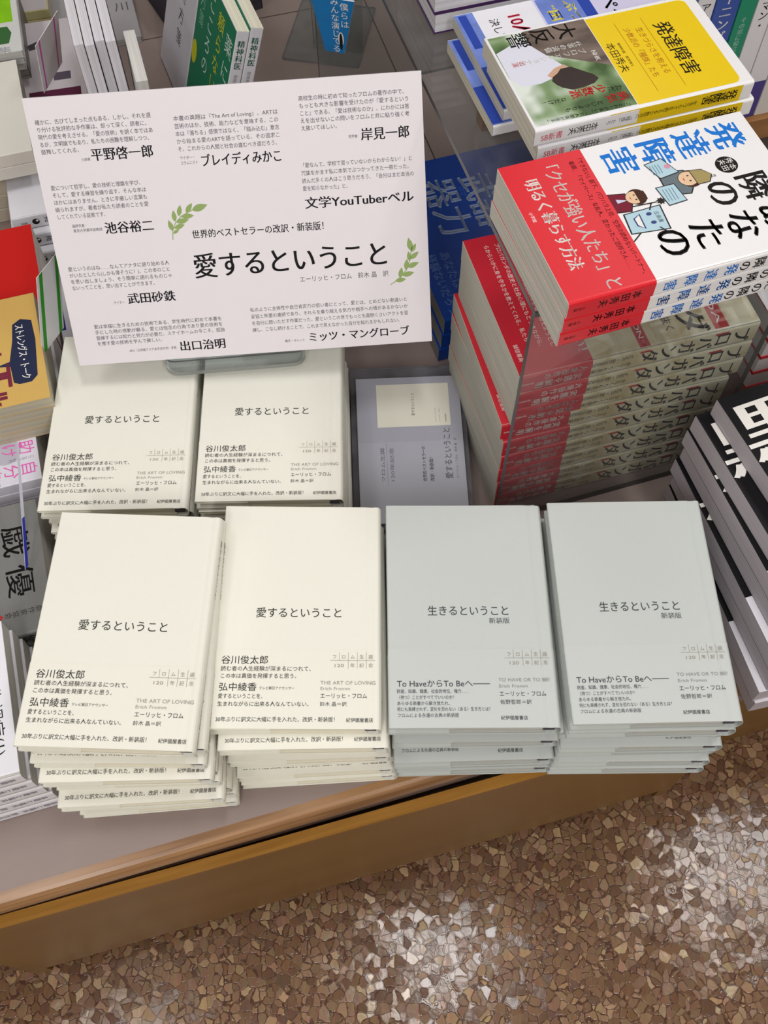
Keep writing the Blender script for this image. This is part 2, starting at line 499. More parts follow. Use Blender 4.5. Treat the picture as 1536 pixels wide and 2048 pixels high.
def paperback(W, L, T, cover, page, band=None, band_h=60, ink_cover=None, ink_band=None, mirror=False, r=1.2, ct=0.3):
    P = square_path(W, T, r)
    parts = []

    def mir(m_):
        if mirror:
            m_.v = [(W - x, y, z_) for x, y, z_ in m_.v]
            m_.f = [f[::-1] for f in m_.f]
    j = MB(); j.shell(P, ct, 0.15 if ct < 1 else -1.0, L - 0.15, cover); mir(j)
    if ink_cover:
        ink_cover(j, T)
    parts.append(('cover', j.mesh('cover')))
    g = MB(); g.box(0.12, W - max(1.0, ct + 0.1), 0.0, L, ct + 0.02, T - ct - 0.02, page); mir(g)
    parts.append(('page_block', g.mesh('page_block')))
    if band:
        o = MB(); Q = grow(P, 0.2); o.shell(Q, 0.14, 0.25, band_h, band); mir(o)
        if ink_band:
            ink_band(o, T + 0.2)
        parts.append(('obi_band', o.mesh('obi_band')))
    return parts


def book(name, parts, label, M, group=None, cat='book'):
    root = thing(name, label, cat, M, group)
    for pn, me in parts:
        o = bpy.data.objects.new(pn, me); C.objects.link(o); o.parent = root
    return root


def pile(name, parts, T, n, top, bottom, what, group, jit=None, z0=TABLE, pitch=None, rot_b=None, labels=None):
    """top / bottom: (x, y, rz, tilt) of the frame corner; the books between drift from one to the other"""
    pitch = pitch or T + 0.35
    for i in range(n):                      # i = 0 is the topmost
        f = i / max(1, n - 1)
        x = top[0] + (bottom[0] - top[0]) * f; y = top[1] + (bottom[1] - top[1]) * f
        rz = top[2] + (bottom[2] - top[2]) * f; tl = top[3] + (bottom[3] - top[3]) * f
        if jit and i in jit:
            dx, dy, dr_ = jit[i]; x += dx; y += dy; rz += dr_
        zz = z0 + (n - 1 - i) * pitch / 1000.0 + 0.0002
        # a tilted book turns about its own middle
        W_ = 0.065
        zz += W_ * math.sin(math.radians(tl))
        lab = labels[i] if labels else (f'{ORDINAL[i]} {what}' if i == 0 else f'{ORDINAL[i]} {what.replace(" of the", " from the top of the", 1)}')
        book(name, parts, lab, pose(x, y, zz, rz, tl), group)


# --- the cream and the grey hardcovers in front
CREAM, GREY = '#efeee2', '#c9cfcb'
cream = mat(CREAM, 0.62, 0.3, 0.012, 220); cream_band = mat('#f0eee2', 0.6, 0.3, 0.012, 240)
grey = mat(GREY, 0.6, 0.3, 0.02, 500); grey_band = mat('#cbd0cd', 0.55, 0.3, 0.02, 520)
mk = ink('#4c4b46')
dk, md, lt, br = ink('#34332f'), ink('#6a6964'), ink('#a3a39a'), ink('#a99c8c')
dkg, mdg, ltg = ink('#41454a'), ink('#60646a'), ink('#9a9b9a')


def spine_print(m, W, T, lst, ym=None):
    """lettering on the spine, head upwards; lst: (text, y of its top, size, ink)"""
    for st, y, sz, k in lst:
        m.vtext(st, (W + 0.30, y, T / 2), (0, 0, -1), (0, 1, 0), sz, k, step=1.02)


def anniversary(m, z, x, y, a, b_):
    rw = 'フロム生誕'
    for i, ch in enumerate(rw):
        m.text(ch, (x + 3.5 + i * 7.0, y + 8.2, z), size=3.7, m=a, align='c')
    m.text('120', (x + 6.8, y + 1.2, z), size=3.6, m=a, align='c', width=8.5)
    for i, ch in enumerate('年記念'):
        m.text(ch, (x + 17.5 + i * 7.0, y + 1.2, z), size=3.7, m=a, align='c')
    m.rect(x, y + 6.4, x + 35, y + 6.65, z, b_)
    for i in range(1, 5):
        m.rect(x + i * 7.0, y + (0 if i > 1 else 6.5), x + i * 7.0 + 0.25, y + 13.2, z, b_)


def cream_jacket(m, T):
    z_ = T + 0.38
    m.text('愛するということ', (30.5, 90.5, z_), size=9.2, m=dk, width=69, res=3)
    spine_print(m, 130, T, [('愛するということ', 172, 6.2, dk)])


def cream_obi(m, T):
    z_ = T + 0.36
    m.text('谷川俊太郎', (6.2, 51.5, z_), size=7.4, m=dk, width=36.5, res=2)
    m.text('読む者の人生経験が深まるにつれて、', (6.2, 45.6, z_), size=4.3, m=mk, width=72)
    m.text('この本は真価を発揮すると思う。', (6.2, 39.7, z_), size=4.3, m=mk, width=61)
    m.text('弘中綾香', (5.8, 29.8, z_), size=7.2, m=dk, width=29, res=2)
    m.text('テレビ朝日アナウンサー', (36.5, 30.6, z_), size=2.7, m=md, width=27)
    m.text('愛するということを、', (5.8, 23.6, z_), size=4.2, m=mk, width=36)
    m.text('生まれながらに出来る人なんていない。', (5.7, 17.5, z_), size=4.2, m=mk, width=71.5)
    m.text('30年ぶりに訳文に大幅に手を入れた、改訳・新装版！', (5.2, 5.6, z_), size=4.2, m=mk, width=92)
    m.text('紀伊國屋書店', (103, 5.4, z_), size=3.6, m=dk, width=20.5)
    anniversary(m, z_, 90, 47.5, br, lt)
    m.text('THE ART OF LOVING', (83, 34.6, z_), size=4.1, m=lt, width=42.5)
    m.text('Erich Fromm', (83, 30.2, z_), size=3.5, m=lt, width=23)
    m.text('エーリッヒ・フロム', (83, 24.0, z_), size=4.5, m=dk, width=36)
    m.text('鈴木 晶＝訳', (83, 17.8, z_), size=3.8, m=md, width=20.5)
    spine_print(m, 130, T, [('エーリッヒ・フロム', 60, 3.2, dk), ('鈴木晶訳', 30, 3.0, dk), ('紀伊國屋書店', 16, 2.3, dk)])


def grey_jacket(m, T):
    z_ = T + 0.38
    m.text('生きるということ', (31.5, 91.3, z_), size=9.2, m=dkg, width=65.5, res=3)
    m.text('新装版', (79.8, 84.2, z_), size=5.4, m=mdg, width=16.5)
    spine_print(m, 130, T, [('生きるということ', 172, 6.2, dkg)])


def grey_obi(m, T):
    z_ = T + 0.36
    m.text('To HaveからTo Beへ――', (6.4, 32.2, z_), size=6.6, m=dkg, width=71)
    for st, y, w in (('財産、知識、健康、社会的地位、権力……', 27.2, 55), ('〈持つ〉ことがすべてでいいのか？', 22.4, 45), ('あらゆる執着から解き放たれ、', 17.7, 42),
                     ('何にも束縛されず、変化を恐れない〈ある〉生き方とは？', 13.1, 72), ('フロムによる永遠の古典の新装版', 8.4, 46.5)):
        m.text(st, (6.2, y, z_), size=3.5, m=mdg, width=w)
    anniversary(m, z_, 90, 48.5, br, lt)
    m.text('TO HAVE OR TO BE?', (84, 36.0, z_), size=3.9, m=ltg, width=39.5)
    m.text('Erich Fromm', (84, 31.2, z_), size=3.4, m=ltg, width=22.5)
    m.text('エーリッヒ・フロム', (84, 24.6, z_), size=4.5, m=dkg, width=36)
    m.text('佐野哲郎＝訳', (84.3, 18.3, z_), size=4.0, m=mdg, width=24)
    m.text('紀伊國屋書店', (84, 6.2, z_), size=3.5, m=dkg, width=20.5)


HC = hardcover(130, 190, 14.5, cream, pages('#ece7d6'), mat('#ebe6d3', 0.7, 0.2, 0.03), cream_band, 63, cream_jacket, cream_obi)
HG = hardcover(130, 190, 16.8, grey, pages('#dcdad0'), mat('#b9bdb9', 0.7, 0.2, 0.03), grey_band, 63, grey_jacket, grey_obi)
pile('cream_hardcover_book', HC, 14.5, 10, (-0.2667, 0.2069, -2.2, 1.1), (-0.252, 0.188, 4.2, 0.0),
     'cream hardcover of the outermost front pile beside the white-spined books', 'cream hardcovers in the front corner pile',
     {1: (0.004, 0.004, 1.2), 3: (0.002, -0.009, 1.0), 4: (0, 0.004, 0), 6: (0.0, -0.011, 0.8), 7: (0.001, 0.003, 0), 8: (0.002, 0.004, -0.6)})
pile('cream_hardcover_book', HC, 14.5, 8, (-0.1335, 0.2262, -0.3, 1.6), (-0.121, 0.211, 3.0, 0.0),
     'cream hardcover of the front pile touching the grey books', 'cream hardcovers in the pile touching the grey ones',
     {1: (0.004, -0.010, 0.6), 3: (0.001, 0.003, -0.8), 5: (0.002, 0.004, 0.5)}, pitch=15.1)
pile('grey_hardcover_book', HG, 16.8, 7, (0.0018, 0.2250, 0.2, 1.5), (0.008, 0.220, 1.2, 0.0),
     'pale grey hardcover of the pile touching the cream books', 'grey hardcovers in the pile touching the cream ones',
     {1: (0.001, 0.010, 0.4), 2: (0.001, 0.001, 0), 4: (0.0, -0.004, 0.5), 3: (0, 0.009, -0.6)}, pitch=17.3)
pile('grey_hardcover_book', HG, 16.8, 7, (0.1395, 0.2270, 1.1, 1.2), (0.136, 0.221, 0.0, 0.0),
     'pale grey hardcover of the pile beside the black books', 'grey hardcovers in the pile beside the black ones',
     {2: (-0.003, 0.006, -0.5), 4: (0.001, 0.003, 0.4)}, pitch=17.1)
pile('cream_hardcover_book', HC, 14.5, 6, (-0.3004, 0.4285, 1.05, 0.4), (-0.292, 0.418, 2.5, 0.0),
     'cream hardcover of the rear pile beside the mustard books', 'cream hardcovers in the rear pile by the mustard books',
     {1: (0.0, 0.006, 0.5), 3: (0.002, -0.004, -1.0)}, pitch=15.9)
pile('cream_hardcover_book', HC, 14.5, 6, (-0.1650, 0.4369, 0.9, 0.6), (-0.160, 0.430, 1.4, 0.0),
     'cream hardcover of the rear pile beside the leaflet holder', 'cream hardcovers in the rear pile by the leaflet holder',
     {2: (0.0, 0.005, 0.3), 4: (0.002, 0.004, 0.3)}, pitch=15.6)

# ------------------------------------------------------------------ the sign on its clear stand
SW, SH = 318.0, 225.0
K = SW / 297.0
sign_white = mat('#e9e3e8', 0.34, 0.45, 0.008, 60, name='satin_card')
SM = Matrix.Translation((-0.2727, 0.5605, 0.561)) @ Matrix.Rotation(math.radians(3.1), 4, 'Z') @ Matrix.Rotation(math.radians(-1.6), 4, 'Y') @ Matrix.Rotation(math.radians(57.7), 4, 'X')
sg = thing('promotional_sign', 'large white sign board with black Japanese praise and green sprigs, propped over the cream books', 'sign', SM)
mb = MB(); mb.box(0, SW, 0, SH, -3.0, 0.0, sign_white)
b1, b2, g1 = ink('#1d1c20'), ink('#55525a'), ink('#94ab68')


def st(t, x, y, sz, w=None, k=None, bold=0.0, res=1, align='l'):
    mb.text(t, (x * K, y * K, 0.12), size=sz * K, m=k or b2, width=w * K if w else None, bold=bold, res=res, align=align)


def para(lines, x, y, dy, sz, w):
    for i, (t, f) in enumerate(lines):
        st(t, x, y - i * dy, sz, w * f)


para([('確かに、古びてしまった点もある。しかし、それを選', 1), ('り分ける批評的な手作業は、却って深く、読者に、', 0.98), ('現代の愛を考えさせる。「愛の技術」を説く本ではあ', 1),
      ('るが、文明論でもあり、私たちの困難を理解しつつ、', 0.98), ('鼓舞してくれる。', 0.36)], 5.8, 191.2, 5.3, 4.0, 87)
st('平野啓一郎', 42.6, 163.4, 10.0, 48, b1, 0.022, 2); st('小説家', 35, 163.2, 2.6, 7)
para([('本書の英題は『The Art of Loving』。ARTは', 1), ('芸術のほか、技術、能力などを意味する。この', 1), ('本は「落ちる」感情ではなく、「踏み込む」意志', 1),
      ('から始まる愛のARTを語っている。その追求こ', 1), ('そ、これからの人間と社会の進むべき道だろう。', 0.99)], 109.0, 187.4, 5.5, 4.0, 79)
st('ブレイディみかこ', 125, 153.6, 9.8, 63, b1, 0.022, 2); st('ライター・', 109.6, 159.4, 2.8, 12); st('コラムニスト', 109.6, 155.6, 2.8, 13.5)
para([('高校生の時に初めて知ったフロムの著作の中で、', 0.985), ('もっとも大きな影響を受けたのが『愛するという', 1), ('こと』である。「愛は技術なのか」。にわかには答', 1),
      ('えを出せないこの問いをフロムと共に粘り強く考', 1), ('え抜いてほしい。', 0.36)], 204, 195.4, 5.3, 4.0, 83)
st('岸見一郎', 249, 164.6, 9.8, 37.5, b1, 0.022, 2); st('哲学者', 239.6, 166.4, 2.6, 7)
para([('愛について哲学し、愛の技術と理論を学び、', 0.98), ('そして、愛する練習を繰り返す。そんな本は', 1), ('ほかにはありません。ときに手厳しい言葉も', 1),
      ('綴られますが、著者が私たち読者のことを愛', 1), ('してくれている証拠です。', 0.55)], 7.2, 143.2, 5.5, 4.0, 73)
st('池谷裕二', 42.5, 108.0, 9.8, 39, b1, 0.022, 2); st('脳研究者・', 17.8, 114.0, 2.8, 12); st('東京大学薬学部教授', 17.8, 110.2, 2.8, 23)
para([('「愛なんて、学校で習っていないからわからない！」と', 1), ('冗談をかます私に本気でぶつかってきた一冊だった。', 0.99), ('読んだ多くの人はこう思うだろう。「自分はまだ本当の', 1.01),
      ('愛を知らなかった」と。', 0.43)], 201, 147.2, 5.8, 4.0, 86.5)
st('文学YouTuberベル', 201.5, 116.6, 9.4, 86, b1, 0.022, 2)
st('世界的ベストセラーの改訳・新装版！', 110, 99.4, 7.2, 109, b1, 0.012, 2)
st('愛するということ', 107, 68.6, 21.5, 159, b1, 0.018, 4)
st('エーリッヒ・フロム　鈴木 晶　訳', 191.4, 58.2, 5.2, 72.5)
para([('愛というのはね……なんてアナタに語り始める人', 1), ('がいたとしたら(しかも偉そうに！)、この本のこと', 1), ('を思い出しましょう。そう簡単に語れるものじゃ', 1.01),
      ('ないってことを、思い出すことができます。', 0.85)], 7.2, 79.8, 5.15, 4.0, 81.5)
st('武田砂鉄', 50, 50.6, 9.4, 39.4, b1, 0.022, 2); st('ライター', 38.1, 50.6, 2.7, 9.5)
para([('私のように主体性や自己肯定力の低い者にとって、愛とは、とめどない勘違いと', 1), ('妥協と失望の連続であり、それらを乗り越える気力や相手への情があるかないか', 1),
      ('を自分に問いただす作業だった。愛というこの世でもっとも面倒くさいアクトを習', 1), ('練し、こなし続けることで、これまで見えなかった自分を知れるかもしれない。', 0.96)], 148.2, 36.2, 5.75, 3.9, 130)
st('ミッツ・マングローブ', 193.5, 7.6, 8.8, 85, b1, 0.022, 2); st('歌手・タレント', 174, 8.0, 2.5, 17)
para([('愛は幸福に生きるための技術である。学生時代に初めて本書を', 1), ('手にした時の感動が蘇る。愛とは信念の行為であり愛の技術を', 1), ('習練するには知力と努力が必要だ。ステイホームの今こそ、孤独', 1.01),
      ('を癒す愛の技術を学んで欲しい。', 0.53)], 18.3, 31.0, 4.85, 3.9, 106)
st('出口治明', 85.6, 7.4, 9.4, 39, b1, 0.022, 2); st('APU（立命館アジア太平洋大学）学長', 43.7, 9.0, 2.7, 39.5)


def leaf(x, y, a, l):
    pts = []
    for i in range(13):
        t = i / 12; w_ = 0.21 * l * math.sin(math.pi * t ** 0.85); pts.append((t * l, w_))
    for i in range(11, 0, -1):
        t = i / 12; w_ = 0.21 * l * math.sin(math.pi * t ** 0.85); pts.append((t * l, -w_))
    ca, sa = math.cos(math.radians(a)), math.sin(math.radians(a))
    mb.flat([((x + u * ca - w_ * sa) * K, (y + u * sa + w_ * ca) * K) for u, w_ in pts], 0.12, g1)


def sprig(P, lv, stem):
    for i in range(len(stem) - 1):
        (x0, y0), (x1, y1) = stem[i], stem[i + 1]; dx, dy = x1 - x0, y1 - y0; l = math.hypot(dx, dy); nx, ny = -dy / l * 0.32, dx / l * 0.32
        mb.flat([((x0 + nx) * K, (y0 + ny) * K), ((x0 - nx) * K, (y0 - ny) * K), ((x1 - nx) * K, (y1 - ny) * K), ((x1 + nx) * K, (y1 + ny) * K)], 0.10, g1)
    for x, y, a, l in lv:
        leaf(x, y, a, l)


sprig(None, [(95.6, 106, 105, 9), (97, 108, 15, 9), (98.5, 113, 92, 9), (99.5, 112.5, 8, 10), (102, 117, 75, 9), (104, 116.5, 2, 10), (108, 119.5, 50, 9), (113, 121, 15, 13), (95.6, 104, 30, 6)],
      [(94.5, 99), (95.5, 106), (98.5, 112), (104, 117), (114, 121.5)])
sprig(None, [(269, 53.5, 6, 9), (273, 55.5, 78, 9), (275, 57.5, 12, 10), (278, 62, 80, 9), (279.5, 64, 20, 10), (281.5, 69, 95, 8), (282, 70.5, 38, 9), (283, 76, 58, 8), (283.2, 77, 100, 11)],
      [(265, 50.6), (272, 54.5), (279, 62.5), (282, 70), (283.2, 78)])
mb.build('sign_board', sg)

acr = clear('clear_acrylic', '#f0f4f4', haze=0.05)
acr_edge = mat('#8e918f', 0.25, 0.5, 0.05, 300, name='acrylic_cut_edge')


def plate(m, x0, x1, y0, y1, z0, z1, face, edge, rad=0.0, n=5):
    """a sheet with rounded corners: clear faces, darker cut edges"""
    pts = []
    if rad:
        for cx, cy, a in ((x1 - rad, y1 - rad, 0), (x0 + rad, y1 - rad, 90), (x0 + rad, y0 + rad, 180), (x1 - rad, y0 + rad, 270)):
            for i in range(n + 1):
                t = math.radians(a + 90 * i / n); pts.append((cx + rad * math.cos(t), cy + rad * math.sin(t)))
    else:
        pts = [(x1, y1), (x0, y1), (x0, y0), (x1, y0)]
    k = len(pts)
    m.poly([(x, y, z1) for x, y in pts], face); m.poly([(x, y, z0) for x, y in reversed(pts)], face)
    for i in range(k):
        a, b = pts[i], pts[(i + 1) % k]
        m.poly([(a[0], a[1], z0), (b[0], b[1], z0), (b[0], b[1], z1), (a[0], a[1], z1)], edge)


p0 = at(330, 745, 0.541); p1 = at(612, 722, 0.541)
sd = thing('sign_stand', 'clear acrylic sign stand whose thick rounded foot rests on the rear cream books', 'stand', frame((p0.x, p0.y, 0.5345), p1 - p0, (0, 1, 0)))
ln = (p1 - p0).length * 1000
mb = MB(); plate(mb, 0, ln, 0, 62, 0, 5, acr, acr_edge, 12); mb.build('foot_plate', sd)
bp_ = MB(); plate(bp_, 0, ln, 0, 205, 0, 4, acr, acr_edge, 8)
bo = bp_.build('back_plate', sd); bo.rotation_euler = (math.radians(57.7), 0, 0); bo.location = (0, 0.0135, 0.005)

# ------------------------------------------------------------------ clear leaflet holder with its leaflet
q = at(722, 1000, 0.462)
lf = frame((q.x, q.y - 0.025, 0.452), Vector((1, 0.035, 0)), Vector((-0.06, 1, 0.10)))
lh = thing('leaflet_holder', 'clear acrylic leaflet holder behind the grey hardcovers', 'holder', lf)
mb = MB(); plate(mb, -6, 108, 0, 176, -6, -3.5, clear('clear_acrylic_tint', '#c9c9d2', haze=0.10), acr_edge, 4); mb.build('back_plate', lh)
mb = MB(); mb.box(-4, 106, 2, 8, -14, -6, acr_edge); mb.box(-4, 106, 150, 156, -30, -6, acr_edge); mb.build('foot_rail', lh)
lt_ = thing('leaflet', 'pale lavender leaflet with sideways lettering and a printed cream book cover', 'leaflet', lf)
mb = MB(); mb.box(0, 103, 4, 162, -3.3, -0.3, mat('#a9a9b3', 0.4, 0.4, 0.02, 200)); mb.box(0, 103, 90, 162, -0.28, -0.2, mat('#a3a3ae', 0.45, 0.4, 0.02, 200))
z_ = 0.0
mb.rect(20, 106, 92, 154, z_, mat('#dcdacb', 0.5, 0.3, 0.01))


def up_text(t, x, y, sz, k, w=None):
    mb.text(t, (x, y, 0.1), (0, 1, 0), (-1, 0, 0), size=sz, m=k, width=w)


up_text('愛するということ', 57, 118, 3.6, dk, 26); up_text('エーリッヒ・フロム', 82, 110, 1.8, md, 15); up_text('THE ART OF LOVING', 78, 110, 1.6, lt, 16)
up_text('紀伊國屋書店', 88, 110, 1.6, md, 9)
up_text('フロム生誕', 25, 46, 4.4, ink('#74747f'), 38); up_text('120年記念', 34, 46, 4.4, ink('#74747f'), 38); mb.rect(27.4, 42, 27.7, 88, 0.05, ink('#8d8d96'))
up_text('世界的ベストセラーの', 65, 46, 4.4, ink('#494955'), 38); up_text('改訳・新装版！', 72, 46, 4.4, ink('#494955'), 28)
up_text('愛するということ', 90, 48, 8.0, ink('#5a5b63'), 56); up_text('エーリッヒ・フロム　鈴木 晶　訳', 96, 48, 2.8, ink('#7d7e86'), 44)
mb.build('leaflet_sheet', lt_)

# ------------------------------------------------------------------ clear acrylic riser over the red and beige books
PZ = 0.745
r0 = at(1071, 626, PZ); re = at(760, 0, PZ)
TR = math.radians(16.5)
rx = Vector((math.cos(TR), math.sin(TR), 0)); ry = Vector((-math.sin(TR), math.cos(TR), 0))
ris = thing('acrylic_riser', 'wide clear acrylic riser bridging the red-banded books and carrying more books', 'riser', frame((r0.x, r0.y, TABLE), rx, ry))
acr2 = clear('grey_acrylic', '#f0f2f2', haze=0.03); edge2 = mat('#42403f', 0.3, 0.5, 0.05, 300, name='grey_acrylic_cut_edge')
HZ = (PZ - TABLE) * 1000
mb = MB(); plate(mb, 0, 216, 0, 640, HZ - 5, HZ, acr2, edge2); mb.build('top_panel', ris)
mb = MB()
v = [(x, y, z_) for z_ in (0, HZ - 5) for y in (0, 5) for x in (0, 216)]
for f, mm in (((0, 1, 5, 4), acr2), ((2, 6, 7, 3), acr2), ((0, 4, 6, 2), edge2), ((1, 3, 7, 5), edge2), ((0, 2, 3, 1), edge2), ((4, 5, 7, 6), edge2)):
    mb.poly([v[i] for i in f], mm)
mb.build('front_panel', ris)
mb = MB()
v = [(x, y, z_) for z_ in (0, HZ - 5) for y in (635, 640) for x in (0, 216)]
for f, mm in (((0, 1, 5, 4), acr2), ((2, 6, 7, 3), acr2), ((0, 4, 6, 2), edge2), ((1, 3, 7, 5), edge2), ((0, 2, 3, 1), edge2), ((4, 5, 7, 6), edge2)):
    mb.poly([v[i] for i in f], mm)
mb.build('back_panel', ris)


def side_pose(near, z_, W, rot):
    """a book lying with its head to the right of the photograph and its spine towards the aisle; near = spine/tail corner"""
    t = math.radians(rot); xd = Vector((math.sin(t), -math.cos(t), 0))
    o = Vector((near[0], near[1], 0)) - xd * (W / 1000.0)
    return pose(o.x, o.y, z_, rot - 90)


# --- red-banded beige books under the riser
beige = bpy.data.materials.new('mottled_parchment_cover'); beige.use_nodes = True
nt = beige.node_tree; bs = nt.nodes['Principled BSDF']; bs.inputs['Roughness'].default_value = 0.32
tc = nt.nodes.new('ShaderNodeTexCoord'); nz = nt.nodes.new('ShaderNodeTexNoise'); nz.inputs['Scale'].default_value = 38; nz.inputs['Detail'].default_value = 5; nz.inputs['Distortion'].default_value = 1.0
rp_ = nt.nodes.new('ShaderNodeValToRGB'); rp_.color_ramp.elements[0].position = 0.35; rp_.color_ramp.elements[0].color = lin('#cfbc8e'); rp_.color_ramp.elements[1].position = 0.65; rp_.color_ramp.elements[1].color = lin('#eee6ca')
nt.links.new(tc.outputs['Object'], nz.inputs['Vector']); nt.links.new(nz.outputs['Fac'], rp_.inputs[0]); nt.links.new(rp_.outputs[0], bs.inputs['Base Color'])
red_band = mat('#d5293a', 0.3, 0.5, 0.02, 100); white_ink = ink('#f2efe9'); black_ink = ink('#191716'); red_ink = ink('#c0242c')


def prop_cover(m, T):
    z_ = T + 0.1; W = 150
    for i, ch in enumerate('プロパガンダ'):
        m.text(ch, (6 + i * 23, 144, z_), size=26, m=black_ink, bold=0.04, res=2)
    m.rect(4, 169, 147, 181, z_, red_ink); m.text('PROPAGANDA', (8, 172.4, z_ + 0.1), size=7, m=white_ink, width=134)
    m.rect(4, 103, 148, 112, z_, red_ink); m.text('THE AGE OF PERSUASION', (8, 105.4, z_ + 0.1), size=6, m=white_ink, width=132)
    m.text('広告・政治宣伝のからくりを見抜く', (6, 130, z_), size=9, m=black_ink, width=134)
    X, Y = (0, 0, -1), (0, 1, 0)
    m.vtext('プロパガンダ', (W + 0.12, 203, T / 2 - 0.3), X, Y, 17.2, black_ink, step=0.95, bold=0.03, res=2)
    m.vtext('広告・政治宣伝の', (W + 0.12, 98, T / 2 + 4.5), X, Y, 5.6, black_ink, step=0.92)
    m.vtext('からくりを見抜く', (W + 0.12, 98, T / 2 - 4.5), X, Y, 5.6, black_ink, step=0.92)
    m.poly([(W + 0.1, 169, T - 2.9), (W + 0.1, 169, T - 5.5), (W + 0.1, 181, T - 5.5), (W + 0.1, 181, T - 2.9)], red_ink)
    m.poly([(W + 0.1, 103, T - 2.9), (W + 0.1, 103, T - 5.5), (W + 0.1, 112, T - 5.5), (W + 0.1, 112, T - 2.9)], red_ink)


def prop_band(m, T):
    z_ = T + 0.1; W = 150
    for i, t in enumerate(('となっている。それらの圧倒的なパワーは、', '物や選挙での投票や価値観に影響を与えようとし', 'プロパガンダの歴史と社会心理にもとづきながら、', 'らからいかに身を守るかを教えてくれる。私たち')):
        m.text(t, (10, 44 - i * 9.5, z_), size=4.8, m=white_ink, width=118 if i < 3 else 108)
    m.text('説得の力はあなどれない！', (4, 54, z_), size=11, m=white_ink, width=142, bold=0.015)
    m.text('誠信書房', (118, 5, z_), size=4.5, m=white_ink)
    X, Y = (0, 0, -1), (0, 1, 0)
    m.vtext('大衆操作の', (W + 0.35, 58, T / 2 + 5), X, Y, 7.6, white_ink, step=0.98, bold=0.012)
    m.vtext('実態を解明', (W + 0.35, 55, T / 2 - 4.5), X, Y, 8.2, white_ink, step=1.0, bold=0.02)
    m.vtext('誠信書房', (W + 0.35, 13, T / 2), X, Y, 2.6, white_ink)


PB = paperback(150, 208, 23.0, beige, pages('#c9c6bb'), red_band, 62, prop_cover, prop_band, r=3.0)
near = [(0.1085, 0.4805, 15.0), (0.1088, 0.4803, 15.0), (0.1085, 0.4808, 14.9), (0.1010, 0.4818, 13.5), (0.1045, 0.4795, 15.1), (0.1050, 0.4792, 15.0), (0.1048, 0.4796, 15.2), (0.1060, 0.4800, 15.0), (0.1062, 0.4800, 15.1)]
for i, (x, y, rz) in enumerate(near):
    zz = TABLE + (8 - i) * 0.0234 + 0.0002
    book('red_banded_book', PB, (ORDINAL[i] + ' beige paperback with red band ' + ('of' if i == 0 else 'from the top of') + ' the pile under the clear riser'), side_pose((x, y), zz, 150, rz), 'red-banded books under the riser')

# --- white books with a red band and blue title, on the riser
white_cov = mat('#f3f2f3', 0.3, 0.5, 0.008, 200); red2 = mat('#e0222f', 0.28, 0.5, 0.01, 200); blue_ink = ink('#1c79d6')
skin, brown, suit, aqua, wine = ink('#eac7a4'), ink('#4a2f24'), ink('#6d7a80'), ink('#b9d7e4'), ink('#7b2436')


